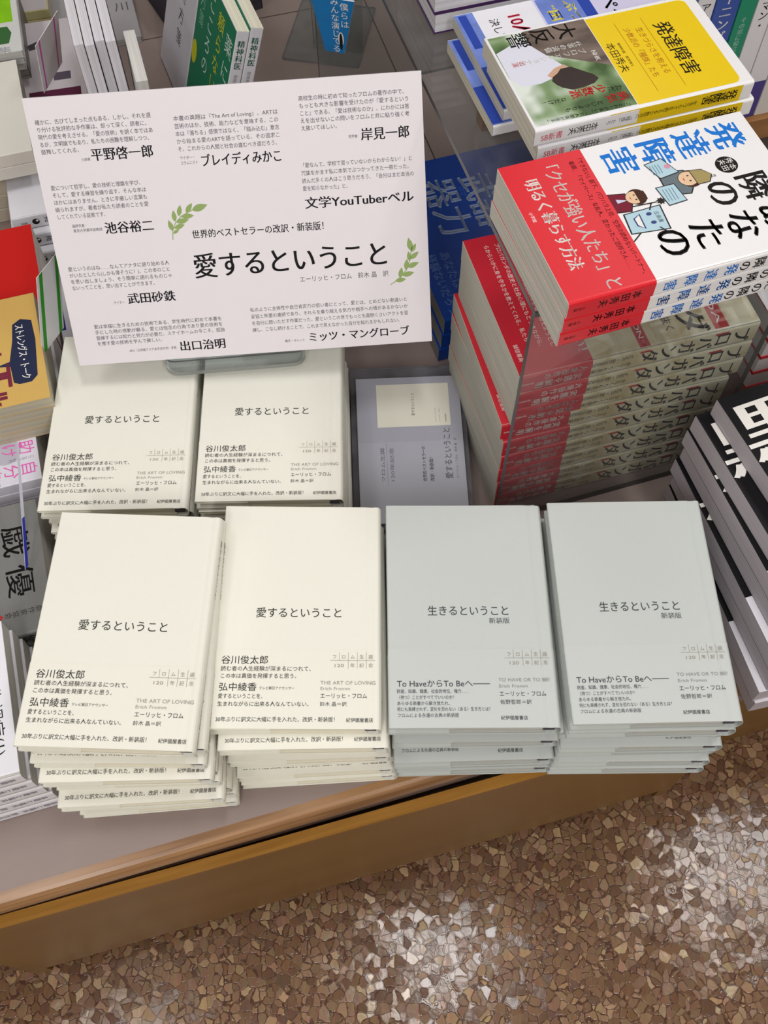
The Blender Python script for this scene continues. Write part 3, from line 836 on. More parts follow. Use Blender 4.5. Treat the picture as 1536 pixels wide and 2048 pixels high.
def fig(m, z_):
    L_ = ink('#2e2a2a')

    def ol(pts, k, dz=0.0):
        cx = sum(p[0] for p in pts) / len(pts); cy = sum(p[1] for p in pts) / len(pts)
        m.flat([(cx + (x - cx) * 1.06 + (0.25 if x > cx else -0.25), cy + (y - cy) * 1.06 + (0.25 if y > cy else -0.25)) for x, y in pts], z_ + dz, L_)
        m.flat(pts, z_ + dz + 0.03, k)

    def face(cx, cy, r, dz):
        m.disc(cx, cy, z_ + dz, r * 1.06, r * 1.1, L_); m.disc(cx, cy, z_ + dz + 0.03, r, r * 1.04, skin)
        for d in (-0.38, 0.38):
            m.disc(cx + d * r, cy + 0.1 * r, z_ + dz + 0.06, 0.09 * r, 0.14 * r, L_)
        m.flat([(cx - 0.3 * r, cy - 0.45 * r), (cx + 0.3 * r, cy - 0.45 * r), (cx, cy - 0.58 * r)], z_ + dz + 0.06, red_ink)
    # reader in a cap with two sheets of paper
    ol([(38, 104), (60, 103), (63, 118), (55, 124), (42, 122)], suit)
    m.disc(50.5, 123.5, z_ + 0.08, 8.2, 7.4, brown); face(50, 122, 6.6, 0.1)
    ol([(43.5, 126), (57, 126.5), (57, 135), (51, 139), (45, 134)], ink('#a79763'), 0.2)
    ol([(29, 99), (44, 104), (42, 118), (27, 112)], aqua, 0.25); ol([(52, 97), (69, 99), (68, 112), (52, 110)], aqua, 0.25)
    m.disc(35, 113, z_ + 0.32, 2.2, 2.2, ink('#d99ab0'))
    for k_ in range(4):
        m.rect(54.5, 100 + k_ * 2.3, 66, 100.5 + k_ * 2.3, z_ + 0.32, ink('#5d7f96')); m.rect(31, 101 + k_ * 2.1, 40, 101.5 + k_ * 2.1, z_ + 0.32, ink('#5d7f96'))
    # figure in a wine jacket
    ol([(47, 60), (64, 60), (66, 72), (58, 76), (50, 74)], wine); m.flat([(53, 66), (57, 66), (56, 74)], z_ + 0.1, ink('#cfd6ea'))
    m.disc(55, 81, z_ + 0.1, 7.4, 6.8, brown); face(55, 79, 5.8, 0.13); m.flat([(49.5, 81), (60.5, 81), (59, 87.5), (51, 87.5)], z_ + 0.22, brown)
    # planning sheet with a face and a spiked club
    ol([(68, 66), (85, 64), (88, 90), (67, 92)], aqua, 0.05)
    for d in (-4, 4):
        m.disc(76 + d, 82, z_ + 0.13, 1.5, 2.0, ink('#3d4e86'))
    m.flat([(70, 76), (84, 75), (80, 70), (73, 70)], z_ + 0.13, ink('#3d4e86')); m.flat([(71, 75), (83, 74), (79.5, 71), (73.5, 71)], z_ + 0.16, white_ink)
    m.text('企画書', (71, 86, z_ + 0.13), size=3.6, m=L_)
    for a_, b_ in (((62.5, 74), (63.5, 92)), ((63, 88), (69, 84)), ((86, 70), (92, 62)), ((85, 84), (91, 88))):
        dx, dy = b_[0] - a_[0], b_[1] - a_[1]; l_ = math.hypot(dx, dy); nx, ny = -dy / l_ * 0.5, dx / l_ * 0.5
        m.flat([(a_[0] + nx, a_[1] + ny), (a_[0] - nx, a_[1] - ny), (b_[0] - nx, b_[1] - ny), (b_[0] + nx, b_[1] + ny)], z_ + 0.1, L_)
    m.flat([(63.5 + (3.6 if k_ % 2 else 2.2) * math.cos(k_ * 0.3927), 95 + (3.6 if k_ % 2 else 2.2) * math.sin(k_ * 0.3927)) for k_ in range(16)], z_ + 0.15, L_)


def ton_cover(m, T):
    z_ = T + 0.1; W = 128
    m.vtext('発達障害', (19.5, 180, z_), size=26.5, m=blue_ink, step=1.03, bold=0.035, res=2)
    m.vtext('隣の', (70, 177, z_), size=26, m=black_ink, step=0.95, bold=0.025, res=3)
    m.vtext('あなたの', (100.5, 178, z_ + 0.02), size=27, m=black_ink, step=0.95, bold=0.025, res=3)
    m.disc(46, 153.5, z_ + 0.05, 8, 8, black_ink); m.vtext('本田', (49, 159.6, z_ + 0.1), size=5.6, m=white_ink, step=1.0); m.vtext('秀夫', (43, 159.6, z_ + 0.1), size=5.6, m=white_ink, step=1.0)
    m.vtext('精神科医医学博士', (53, 142, z_), size=2.4, m=black_ink)
    # little cartoon: a figure in a cap reading a newspaper, one in a wine jacket, one planning sheet with a face
    fig(m, z_)
    X, Y = (0, 0, -1), (0, 1, 0)
    m.vtext('あなたの隣の', (W + 0.12, 186, T / 2), X, Y, 9.8, black_ink, step=1.08, bold=0.02, res=2)
    m.vtext('発達障害', (W + 0.12, 123, T / 2), X, Y, 10.2, blue_ink, step=1.46, bold=0.025, res=2)


def ton_band(m, T):
    z_ = T + 0.1; W = 128
    m.text('「できない」部下、パワハラ上司、空気の読めないパートナー、', (6, 56, z_), size=4.4, m=black_ink, width=116)
    m.text('毒親、「マイペース」な友人、変わったご近所さん……', (9, 49.5, z_), size=4.4, m=black_ink, width=104)
    m.text('「クセが強い人たち」と', (2, 30, z_), size=13.5, m=white_ink, width=124, bold=0.01, res=2)
    m.text('明るく暮らす方法', (17, 13, z_), size=12, m=white_ink, width=86, bold=0.025, res=2)
    m.text('小学館', (46, 5, z_), size=3.2, m=white_ink)
    X, Y = (0, 0, -1), (0, 1, 0)
    m.vtext('本田秀夫', (W + 0.35, 53, T / 2), X, Y, 7.4, black_ink, step=1.08, bold=0.015, res=2)
    m.vtext('小学館', (W + 0.35, 13, T / 2), X, Y, 3.0, black_ink)


TB = paperback(128, 188, 15.5, white_cov, pages('#d6d4c9'), red2, 62, ton_cover, ton_band, r=2.5)
for i, (x, y, rz) in enumerate(((0.1196, 0.4299, 17.4), (0.1190, 0.4310, 17.3), (0.1186, 0.4320, 17.5))):
    book('white_paperback', TB, (ORDINAL[i] + ' of three white paperbacks with red band and blue title on the riser'), side_pose((x, y), PZ + (2 - i) * 0.0158 + 0.0003, 128, rz), 'red-banded white paperbacks on the riser')

# --- yellow pocket books and the blue ones behind them, on the riser
yellow = mat('#f2cf16', 0.22, 0.5, 0.01, 200); black2 = ink('#221d10'); orange = ink('#b4621a')
photo = bpy.data.materials.new('printed_leaf_blur'); photo.use_nodes = True
nt = photo.node_tree; bs = nt.nodes['Principled BSDF']; bs.inputs['Roughness'].default_value = 0.25
tc = nt.nodes.new('ShaderNodeTexCoord'); nz = nt.nodes.new('ShaderNodeTexNoise'); nz.inputs['Scale'].default_value = 30; nz.inputs['Detail'].default_value = 2
rp_ = nt.nodes.new('ShaderNodeValToRGB'); e = rp_.color_ramp.elements
e[0].position = 0.36; e[0].color = lin('#3c5a2c'); e[1].position = 0.66; e[1].color = lin('#e3ebe2'); k_ = rp_.color_ramp.elements.new(0.5); k_.color = lin('#7f9a6a')
nt.links.new(tc.outputs['Object'], nz.inputs['Vector']); nt.links.new(nz.outputs['Fac'], rp_.inputs[0]); nt.links.new(rp_.outputs[0], bs.inputs['Base Color'])
bark = wood('#4a3f3a', '#8d7c70', 0.3, 60, 14, name='printed_bark')


def yel_cover(m, T):
    z_ = T + 0.1; W = 106
    pts = []
    for cx, cy, a in ((97, 158, 0), (9, 158, 90)):
        for i in range(6):
            t = math.radians(a + 18 * i); pts.append((cx + 6 * math.cos(t), cy + 6 * math.sin(t)))
    m.flat(pts + [(3, 60), (103, 60)], z_, yellow)
    m.text('発達障害', (23, 129, z_ + 0.1), size=15.5, m=black2, width=62, bold=0.02, res=2)
    m.text('生きづらさを抱える', (24, 114, z_ + 0.1), size=6.3, m=orange, width=55); m.text('少数派の「種族」たち', (22, 104.5, z_ + 0.1), size=6.3, m=orange, width=58)
    m.rect(14, 122.5, 94, 122.8, z_ + 0.1, orange); m.rect(14, 100.5, 94, 100.8, z_ + 0.1, orange)
    m.text('本田秀夫', (34, 84.5, z_ + 0.1), size=8.0, m=black2, width=34); m.text('精神科医　医学博士', (36, 93.5, z_ + 0.1), size=2.5, m=black2, width=28)
    m.poly([(W + 0.1, 58, 0.6), (W + 0.1, 164, 0.6), (W + 0.1, 164, T - 0.8), (W + 0.1, 58, T - 0.8)], yellow)
    X, Y = (0, 0, -1), (0, 1, 0)
    m.vtext('発達障害', (W + 0.2, 161, T / 2), X, Y, 8.6, black2, step=0.8, bold=0.025)
    m.vtext('生きづらさを抱える少数派の「種族」たち', (W + 0.2, 128, T / 2), X, Y, 4.2, black2, step=0.9)


def yel_band(m, T):
    z_ = T + 0.08; W = 106
    m.rect(2, 2, 102.5, 80.5, z_, photo); m.flat([(2, 30), (2, 80.5), (58, 80.5), (28, 30)], z_ + 0.03, bark)
    m.flat([(10, 26), (26, 34), (48, 46), (58, 33), (61, 22), (60, 8), (50, 2.5), (20, 2.5)], z_ + 0.05, ink('#dfe0ee'))
    hair = [(50, 50), (56, 56), (63, 63), (68, 65), (72, 60), (74, 50), (74, 42), (70, 36), (66, 33), (61, 31), (57, 33), (54, 38), (50, 42)]
    m.flat([(46, 46), (52, 50), (56, 40), (58, 32), (54, 30), (48, 38)], z_ + 0.07, ink('#cfa78c')); m.flat(hair, z_ + 0.08, mat('#2c1d18', 0.25, 0.5, 0.5, 160))
    zz = z_ + 0.12
    m.vtext('大反響', (11, 71, zz), size=18, m=black_ink, step=1.06, bold=0.015, res=2)
    m.vtext('プロフェッショナル', (36, 68, zz), size=6.2, m=white_ink, step=0.98, bold=0.015); m.vtext('仕事の流儀', (28, 68, zz), size=6.0, m=white_ink, step=0.98, bold=0.015)
    m.text('NHK', (38, 71, zz), size=5.5, m=white_ink, bold=0.02); m.vtext('出演', (36, 20, zz), size=5.5, m=red_ink)
    m.vtext('病気', (91, 79, zz), size=9, m=red_ink, bold=0.03); m.vtext('というよりも', (93, 58, zz), size=5, m=black_ink); m.vtext('ただ', (82, 78, zz), size=6, m=black_ink)
    m.vtext('少数派', (79, 66, zz), size=9.5, m=red_ink, bold=0.03); m.vtext('なだけ！', (82, 34, zz), size=5, m=black_ink)
    m.vtext('「こだわりが強い」「対人関係が苦手」', (100, 78, zz), size=3.8, m=black_ink)
    X, Y = (0, 0, -1), (0, 1, 0)
    m.vtext('本田秀夫', (W + 0.35, 50, T / 2), X, Y, 6.8, black_ink, step=0.85)
    m.text('SB新書', (W + 0.35, 5, T / 2 - 2.8), (0, 1, 0), (0, 0, 1), 6.8, ink('#d0415a'), width=17)


YB = paperback(106, 173, 14.9, white_cov, pages('#dedacb'), mat('#f1f0f4', 0.22, 0.5, 0.0), 81, yel_cover, yel_band, r=2.0)
lav = mat('#d6d2ee', 0.25, 0.5, 0.05, 20); navy = ink('#2a47a8')
sky = mat('#6f86cf', 0.25, 0.5, 0.5, 45)


def asp_cover(m, T):
    z_ = T + 0.1
    m.rect(1, 70, 105, 104, z_, sky); m.rect(1, 104, 105, 114, z_, navy)
    m.text('ぶつかっている', (8, 92, z_ + 0.1), size=11, m=ink('#efe14a'), bold=0.03, width=92); m.text('“困っている”の', (10, 76, z_ + 0.1), size=11, m=ink('#efe14a'), bold=0.03, width=88)
    m.text('ペクトラム', (10, 122, z_ + 0.1), size=17, m=black_ink, width=84, bold=0.02); m.text('自閉ス', (40, 144, z_ + 0.1), size=12, m=red_ink, width=40)


def asp_band(m, T):
    z_ = T + 0.08
    m.rect(0.5, 0, 105, 16, z_, sky); m.rect(2, 3, 40, 10, z_ + 0.04, navy); m.rect(60, 0, 104, 9, z_ + 0.05, navy)
    m.text('10人に1人', (10, 42, z_ + 0.1), size=15, m=ink('#d02a4a'), bold=0.03, width=60); m.text('が該当', (72, 42, z_ + 0.1), size=9, m=black_ink); m.text('決して他人事ではない', (12, 26, z_ + 0.1), size=9, m=black_ink, width=86)


AB = paperback(106, 173, 10.2, lav, pages('#d9d5c4'), mat('#eeeef4', 0.25, 0.5, 0.0), 68, asp_cover, asp_band, r=2.0)
AB2 = []
for pn, me in AB:
    m2 = me.copy()
    for v_ in m2.vertices:
        v_.co.x *= 118.0 / 106.0
    AB2.append((pn, m2))
book('blue_pocket_book', AB, 'lower blue-jacketed pocket book whose edge sticks out under the yellow pocket books', side_pose((0.087, 0.638), PZ + 0.0003, 106, 17.2), 'blue pocket books behind the yellow ones')
book('blue_pocket_book', AB2, 'upper lavender and blue pocket book partly covered by the yellow pocket books', side_pose((0.0945, 0.643), PZ + 0.0107, 118, 16.8), 'blue pocket books behind the yellow ones')
for i, (x, y, rz) in enumerate(((0.1101, 0.585, 17.0), (0.1140, 0.5860, 16.6))):
    book('yellow_pocket_book', YB, ('upper' if i == 0 else 'lower') + ' of the two yellow pocket books with a photo band on the riser', side_pose((x, y), PZ + 0.0004 + 0.0208 + (1 - i) * 0.0151, 106, rz), 'yellow pocket books on the riser')

# --- white books with purple covers at the back of the riser
purple = mat('#4a2a5e', 0.3, 0.5, 0.02)
PU = paperback(105, 150, 19.0, purple, pages('#e6e5ea'), r=1.8, mirror=True, ct=1.6)
for i in range(4):
    book('purple_book', PU, ORDINAL[i] + (' of the purple-covered books with white page edges at the riser back' if i == 0 else ' from the top of the purple-covered books at the back of the riser'),
         side_pose((0.0455 + 0.001 * (i % 2), 0.7590 + 0.001 * i), PZ + (3 - i) * 0.0193 + 0.0003, 105, 16.5), 'purple-covered books on the riser')

# --- big blue books lying half under the riser
blue = mat('#123f97', 0.2, 0.5, 0.03, 200); silver = ink('#93a3c4')


def blue_cover(m, T):
    z_ = T + 0.1
    m.text('武器', (34, 80, z_), size=40, m=silver, bold=0.025, res=2)
    m.text('器力', (30, 38, z_), size=42, m=silver, bold=0.025, res=2, width=86)
    m.text('のか', (48, 74, z_), size=8, m=ink('#2f62b8')); m.text('あなたは', (132, 24, z_), size=12, m=ink('#5c79b4'), width=52); m.text('経験ないだろう', (132, 9, z_), size=12, m=ink('#5c79b4'), width=84)


BB = paperback(220, 250, 21.0, blue, pages('#8f8d8a'), ink_cover=blue_cover, r=2)
for i in range(3):
    book('blue_book', BB, ORDINAL[i] + (' of the large deep blue books half under the clear riser' if i == 0 else ' large deep blue book from the top, half under the clear riser'),
         side_pose((0.0625 - 0.002 * i, 0.6585 - 0.001 * i), TABLE + (2 - i) * 0.0214 + 0.0002, 220, 16.8), 'large blue books beside the sign')

# --- black books at the corner by the grey piles
black = mat('#0d0c10', 0.5, 0.25, 0.02); blk_band = mat('#e6e3ea', 0.35, 0.4, 0.01)


def blk_cover(m, T):
    z_ = T + 0.1
    m.text('黒', (-0.5, 146, z_), size=62, m=white_ink, bold=0.035, res=3); m.text('い巨塔', (62, 148, z_), size=58, m=white_ink, bold=0.02, res=3, width=84)


def blk_band_print(m, T):
    z_ = T + 0.1
    m.text('発見された黒い記録', (14, 40, z_), size=16, m=black_ink, bold=0.02, width=122); m.text('書店員も一気に読んだ', (14, 16, z_), size=11, m=black_ink, width=110)


KB = paperback(148, 208, 21.2, black, pages('#c4bdc4'), blk_band, 66, blk_cover, blk_band_print)
KN = 8
for i in range(KN):
    f = i / (KN - 1); zt = 0.612 - i * 0.0216
    rz = (20.5, 19.0, 17.5, 16.5, 15.5, 14.5, 13.0, 12.0)[i]
    far = ((0.2755, 0.4845), (0.2635, 0.4835), (0.262, 0.4835), (0.2655, 0.482), (0.262, 0.481), (0.267, 0.480), (0.266, 0.479), (0.2725, 0.4775))[i]
    t = math.radians(rz); yd = Vector((-math.sin(t), math.cos(t)))
    book('black_book', KB, ORDINAL[i] + (' of the black books with one huge white character beside the grey hardcovers' if i == 0 else ' black book from the top of the pile beside the grey hardcovers'),
         pose(far[0] - yd.x * 0.208, far[1] - yd.y * 0.208, TABLE + (KN - 1 - i) * 0.0216 + 0.0002, rz), 'black books beside the grey hardcovers')

# --- white book with red boards between the riser and the black books
WR = paperback(128, 188, 22.0, mat('#b01f2c', 0.35, 0.4, 0.02), pages('#d3cdcb'), r=1.8, ct=1.5)


def brush_cover(m, T):
    z_ = T + 0.1
    m.rect(0.2, 0, 127, 188, z_, mat('#e9e7ea', 0.35, 0.4, 0.01)); m.text('折々', (6, 120, z_ + 0.1), size=40, m=ink('#77757b'), bold=0.02, res=2); m.text('の書', (10, 60, z_ + 0.1), size=36, m=ink('#8d8b91'), res=2)


WR1 = paperback(128, 188, 22.0, mat('#b01f2c', 0.35, 0.4, 0.02), pages('#d3cdcb'), ink_cover=brush_cover, r=1.8, ct=1.5)
o_ = at(1497, 690, 0.62)
for i in range(4):
    book('brush_lettered_book', WR1 if i == 0 else WR, ORDINAL[i] + (' red-edged white book with grey brush lettering beyond the black books' if i == 0 else ' red-edged book from the top of the pile beyond the black books'),
         pose(0.3345, 0.5525, 0.6185 - (i + 1) * 0.0224, 16.0), 'red-edged white books beyond the black books')
sup = MB()

# ------------------------------------------------------------------ books on the far side shelf
oak = wood('#8e6238', '#b0804c', 0.4, 4, 60, name='shelf_oak')
sb = at(1505, 232, 0.60)
sh = thing('wooden_bookcase', 'light wooden shelf board carrying upright books behind the yellow pocket books', 'shelf', frame((sb.x - 0.24, sb.y - 0.075, 0.0), UXT, UYT))
mb = MB(); mb.box(60, 700, 0, 260, 575, 600, oak); mb.build('shelf_board', sh)
mb = MB(); mb.box(60, 700, 240, 260, TABLE * 1000 + 1, 575, oak); mb.build('back_panel', sh)
mb = MB(); mb.box(680, 700, 0, 240, TABLE * 1000 + 1, 575, oak); mb.build('side_panel', sh)


def upright(parts, name, label, o, T, W, lean=0.0, group=None, ax=UXT):
    """a book standing on its tail, spine towards the aisle; o = foot of the spine's left edge"""
    a = math.radians(lean); ay = Vector((-ax.y, ax.x, 0))
    u = Vector((0, 0, 1)) * math.cos(a) + ax * math.sin(a)
    X = -ay; Zd = X.cross(u)
    # frame corner (fore, tail, back cover): the cover faces the -ax side
    w = ax * math.cos(a) - Vector((0, 0, 1)) * math.sin(a)
    base_ = Vector(o) - X * (W / 1000.0) + w * (T / 1000.0)
    return book(name, parts, label, frame(base_, X, u), group)


def spine_book(W, L, T, col, pg, items, band=None, band_h=50, dot=None):
    def cov(m, T_):
        for stg, y, sz, k in items:
            m.vtext(stg, (W + 0.12, y, T_ / 2), (0, 0, -1), (0, 1, 0), sz, k, step=0.98, bold=0.015)
        if dot:
            y, r_, k = dot
            m.poly([(W + 0.1, y + 1.5 * r_ * math.cos(t * 0.5236), T_ / 2 - r_ * math.sin(t * 0.5236)) for t in range(12)][::-1], k)
    return paperback(W, L, T, col, pg, band, band_h, cov, None)


wht = mat('#dfdde0', 0.4, 0.4, 0.02)
BK = [
    (22, mat('#2a6f9c', 0.3, 0.4, 0.08, 40), [('心の対話', 150, 10, white_ink)], None, None, 'teal blue'),
    (17, wht, [('わかる', 178, 9, ink('#c8452e')), ('アサーション', 140, 10, black_ink)], None, None, 'white with orange lettering'),
    (24, mat('#3552a3', 0.3, 0.4, 0.04), [('トレーニング', 172, 13, white_ink)], None, (92, 8, ink('#b02a2e')), 'royal blue with red dot'),
    (17, mat('#1d8a69', 0.3, 0.4, 0.04), [('ビジネス', 178, 10, white_ink), ('その道に役立つ', 118, 6, ink('#a9d6c4'))], None, None, 'green'),
    (18, wht, [('ウーマン・', 150, 10, black_ink)], mat('#7e1f35', 0.35, 0.4, 0.02), 46, 'white with wine-red band'),
    (20, wht, [('アサーティブ・すいのか？', 176, 8, ink('#4a484c'))], mat('#4a3f86', 0.35, 0.4, 0.02), 42, 'white with violet band'),
    (18, mat('#d8d5cf', 0.4, 0.4, 0.02), [('やすいのか？', 160, 9, ink('#4a484c'))], None, None, 'pale plain'),
    (22, mat('#c9a15a', 0.4, 0.4, 0.02), [('心理学', 160, 10, black_ink)], None, None, 'tan'),
]
px_ = Vector((sb.x, sb.y, 0.6003)) - UXT * 0.122
for i, (T, colm, items, bandm, extra, nm) in enumerate(BK):
    bh, dt = (extra if bandm else 50), (extra if (extra and not bandm) else None)
    bk = spine_book(128, 188, T, colm, pages('#d8d4c8'), items, bandm, bh or 50, dt)
    upright(bk, 'shelved_paperback', f'{nm} paperback standing upright on the wooden shelf behind the yellow books', px_, T, 128, 0.0, 'upright books on the wooden shelf')
    px_ = px_ + UXT * ((T + 0.9) / 1000.0)

# ------------------------------------------------------------------ left-hand side of the table
LR = 16.0


def left_pile(name, parts, n, T, W, near, ztop, what, group, cat='book', drift=(0, 0), rots=None, labels=None, last_only=False):
    for i in range(n):
        zz = ztop - (i + 1) * (T + 0.3) / 1000.0
        lab = labels[i] if labels else (ORDINAL[i] + ' ' + (what if i == 0 else what.replace(' in the', ' from the top in the', 1)))
        book(name, parts, lab, side_pose((near[0] + drift[0] * i, near[1] + drift[1] * i), zz, W, (rots[i] if rots else LR)), group, cat)


def lpos(right_near_px, ztop, L, rot=LR):
    """tail/spine corner of a book whose head/spine corner is seen at a pixel"""
    p = at(*right_near_px, ztop); t = math.radians(rot)
    return (p.x - math.cos(t) * L, p.y - math.sin(t) * L)


# white thick volumes with printed spines, at the very front
whs = mat('#ecebf2', 0.35, 0.4, 0.01); sp_ink = ink('#6d6b75')


def white_cover(m, T):
    z_ = T + 0.1
    m.text('統合失調症(1)', (28, 170, z_), size=13.5, m=ink('#26252c'), width=84, res=2); m.text('こころの臨床', (58, 162, z_), size=3.6, m=sp_ink)
    m.vtext('統合失調症(1)', (130.12, 150, T / 2 + 1), (0, 0, -1), (0, 1, 0), 6.4, sp_ink, step=0.95); m.vtext('精神科臨床の基礎', (130.12, 85, T / 2 + 1), (0, 0, -1), (0, 1, 0), 6.0, sp_ink, step=0.95)
    m.vtext('基礎と臨床', (130.12, 182, T / 2 + 1), (0, 0, -1), (0, 1, 0), 6.0, sp_ink, step=0.95)


WV = paperback(130, 188, 19.6, whs, pages('#d8d6d2'), ink_cover=white_cover, r=4)
nr = lpos((137, 1606), TABLE, 0.188)
for i in range(5):
    x, y = nr[0] - 0.0022 * (4 - i), nr[1] - 0.0004 * (4 - i)
    book('white_volume', WV, ORDINAL[i] + (' of the white volumes with grey spine lettering beside the cream corner pile' if i == 0 else ' white volume from the top with grey spine lettering, beside the cream corner pile'),
         side_pose((x, y), TABLE + (4 - i) * 0.0199 + 0.0002, 130, LR), 'white volumes at the front')

# grey volume
gv = mat('#7d7d7b', 0.4, 0.4, 0.05)


def grey_vol(m, T):
    z_ = T + 0.1
    m.text('戯 優', (22, 167, z_), size=26, m=black_ink, width=72, bold=0.008, res=2)
    m.vtext('劇作家協会', (109, 192, z_), size=6.2, m=ink('#3a393a'), step=1.05)
    m.flat([(109, 159), (114, 153), (109, 147), (104, 153)], z_, ink('#c23a36'))
    m.vtext('優秀新人戯曲集', (130.15, 184, T / 2), (0, 0, -1), (0, 1, 0), 14, black_ink, step=1.0, bold=0.02)


GV = paperback(130, 199, 21, gv, pages('#c4c2bd'), ink_cover=grey_vol, r=2)
p = at(66, 1247, 0.515)
for i in range(3):
    book('grey_volume', GV, ('upper', 'middle', 'lower')[i] + ' grey playscript volume with bold black lettering beside the cream books', side_pose((p.x - math.cos(math.radians(LR)) * 0.186 - 0.0005 * i, p.y - math.sin(math.radians(LR)) * 0.186), TABLE + (2 - i) * 0.0213 + 0.0002 + 0.0, 130, LR), 'grey volumes')

# pink-lettered book
pk = mat('#dcdae6', 0.35, 0.4, 0.02); pink_ink = ink('#e261b4')


def pink_cover(m, T):
    z_ = T + 0.1
    m.disc(40, 158, z_, 15, 15, mat('#b9b8c4', 0.4, 0.3, 0.15, 500)); m.text('助けて', (50, 160, z_ + 0.05), size=17, m=pink_ink, width=60) if False else None
    m.vtext('助けて', (40, 186, z_ + 0.08), size=16, m=pink_ink, step=1.0); m.vtext('自分を', (64, 186, z_ + 0.08), size=16, m=pink_ink, step=1.0)
    m.vtext('こころの処方', (52, 184, z_ + 0.08), size=4, m=ink('#7d7c88')); m.rect(69, 100, 77, 150, z_ + 0.05, ink('#3f6fb5'))


PK = paperback(78, 188, 14, pk, pages('#d6d4d0'), ink_cover=pink_cover)
p = at(84, 955, 0.492)
for i in range(4):
    book('pink_lettered_book', PK, ORDINAL[i] + (' pale book with pink handwriting below the mustard books' if i == 0 else ' pale pink-lettered book from the top, below the mustard books'),
         side_pose((p.x - math.cos(math.radians(LR)) * 0.188, p.y - math.sin(math.radians(LR)) * 0.188 + 0.0), TABLE + (3 - i) * 0.0142 + 0.0002, 78, LR), 'pale books with pink lettering')

# mustard books with navy speech bubble
mu = mat('#d9b263', 0.4, 0.4, 0.02); mar = ink('#7c2b3e'); nv = ink('#272e4b')


def mustard_cover(m, T):
    z_ = T + 0.1
    bub = [(30, 172), (35, 164), (54, 162), (78, 157), (81, 144), (84, 157), (103, 158), (106, 163), (106, 174), (100, 180), (58, 183), (34, 182)]
    m.flat(bub, z_, nv); m.text('ストレングス・トーク', (36, 166.5, z_ + 0.1), size=9.5, m=white_ink, width=66, bold=0.02)
    m.text('Strengths', (8, 133, z_), size=26, m=mar, width=74, bold=0.04, res=2); m.text('T', (80, 128, z_), size=42, m=mar, bold=0.05, res=2); m.text('alk', (101, 133, z_), size=26, m=mar, width=25, bold=0.04, res=2)
    m.rect(86, 127, 98, 130.5, z_ + 0.02, mar)


MU = paperback(128, 188, 13.2, mu, pages('#c9c2ad'), ink_cover=mustard_cover, mirror=True)
p = at(101, 793, 0.546)
for i in range(4):
    book('mustard_book', MU, ORDINAL[i] + (' mustard book with navy speech bubble beside the rear cream pile' if i == 0 else ' mustard book from the top of its pile beside the rear cream pile'),
         side_pose((p.x - math.cos(math.radians(LR)) * 0.188 - 0.0006 * i, p.y - math.sin(math.radians(LR)) * 0.188), 0.546 - (i + 1) * 0.0135, 128, LR), 'mustard books')
MF = paperback(100, 188, 13.6, mat('#cfccd2', 0.4, 0.4, 0.02), pages('#c9c6c0'))
for i in range(4):
    book('pale_paperback', MF, ORDINAL[i] + (' pale paperback of the pile that carries the mustard books' if i == 0 else ' pale paperback from the top of the pile that carries the mustard books'),
         side_pose((p.x - math.cos(math.radians(LR)) * 0.188 - 0.008, p.y - math.sin(math.radians(LR)) * 0.188 + 0.0315), 0.546 - 4 * 0.0135 - (i + 1) * 0.0139, 100, LR), 'pale paperbacks beneath the mustard books')

# red books
rd = mat('#cf2320', 0.18, 0.5, 0.02)


def red_cover(m, T):
    m.vtext('「助けて」が言えない', (128.15, 184, T / 2), (0, 0, -1), (0, 1, 0), 9, ink('#f0c9c0'), step=1.15)


RD = paperback(128, 188, 17, rd, pages('#d8d3c9'), ink_cover=red_cover, r=3)
p = at(66, 570, 0.548)
for i in range(4):
    book('red_book', RD, ORDINAL[i] + (' glossy red book between the mustard books and the plain cream book' if i == 0 else ' glossy red book from the top, behind the mustard books'),
         side_pose((p.x - math.cos(math.radians(LR)) * 0.188, p.y - math.sin(math.radians(LR)) * 0.188), TABLE + (3 - i) * 0.0174 + 0.0002 + 0.0, 128, LR), 'glossy red books')

# white books with emblem on their spines, stepping forward behind the sign
ws = mat('#e4e3ea', 0.35, 0.4, 0.02)


def shion(m, T):
    W = 130
    m.vtext('紫苑', (W + 0.12, 50, T / 2), (0, 0, -1), (0, 1, 0), 8.5, black_ink, step=1.05, bold=0.01); m.vtext('書房', (W + 0.12, 15, T / 2), (0, 0, -1), (0, 1, 0), 3.6, sp_ink)
    m.poly([(W + 0.11, 24 + 4 * math.cos(t * 0.449), T / 2 + 4 * math.sin(t * 0.449)) for t in range(14)], black_ink)
    m.poly([(W + 0.14, 24 + 1.6 + 1.5 * math.cos(t * 0.449), T / 2 + 1.0 + 1.3 * math.sin(t * 0.449)) for t in range(14)], white_ink)


WS = paperback(130, 188, 19, ws, pages('#d4d2ce'), ink_cover=shion, r=2.5)
for i, (px, py, zt) in enumerate(((29, 455, 0.500), (33, 493, 0.4805), (46, 530, 0.461))):
    q = at(px, py, zt - 0.019)
    book('emblem_spined_book', WS, ('upper', 'middle', 'lower')[i] + ' white book with black spine emblem poking out from behind the sign', side_pose((q.x, q.y), (TABLE + 0.0002) + (2 - i) * 0.0194, 130, 15.0), 'white emblem-spined books')
bwh = mat('#e6e5ee', 0.35, 0.4, 0.02)


def blue_title(m, T):
    z_ = T + 0.1
    m.text('伝わる助けられ方', (10, 70, z_), size=15, m=ink('#33418f'), width=110, bold=0.02); m.rect(0.5, 60, 5, 145, z_, ink('#3a3a9c')); m.text('サポートする', (60, 120, z_), size=8, m=black_ink)


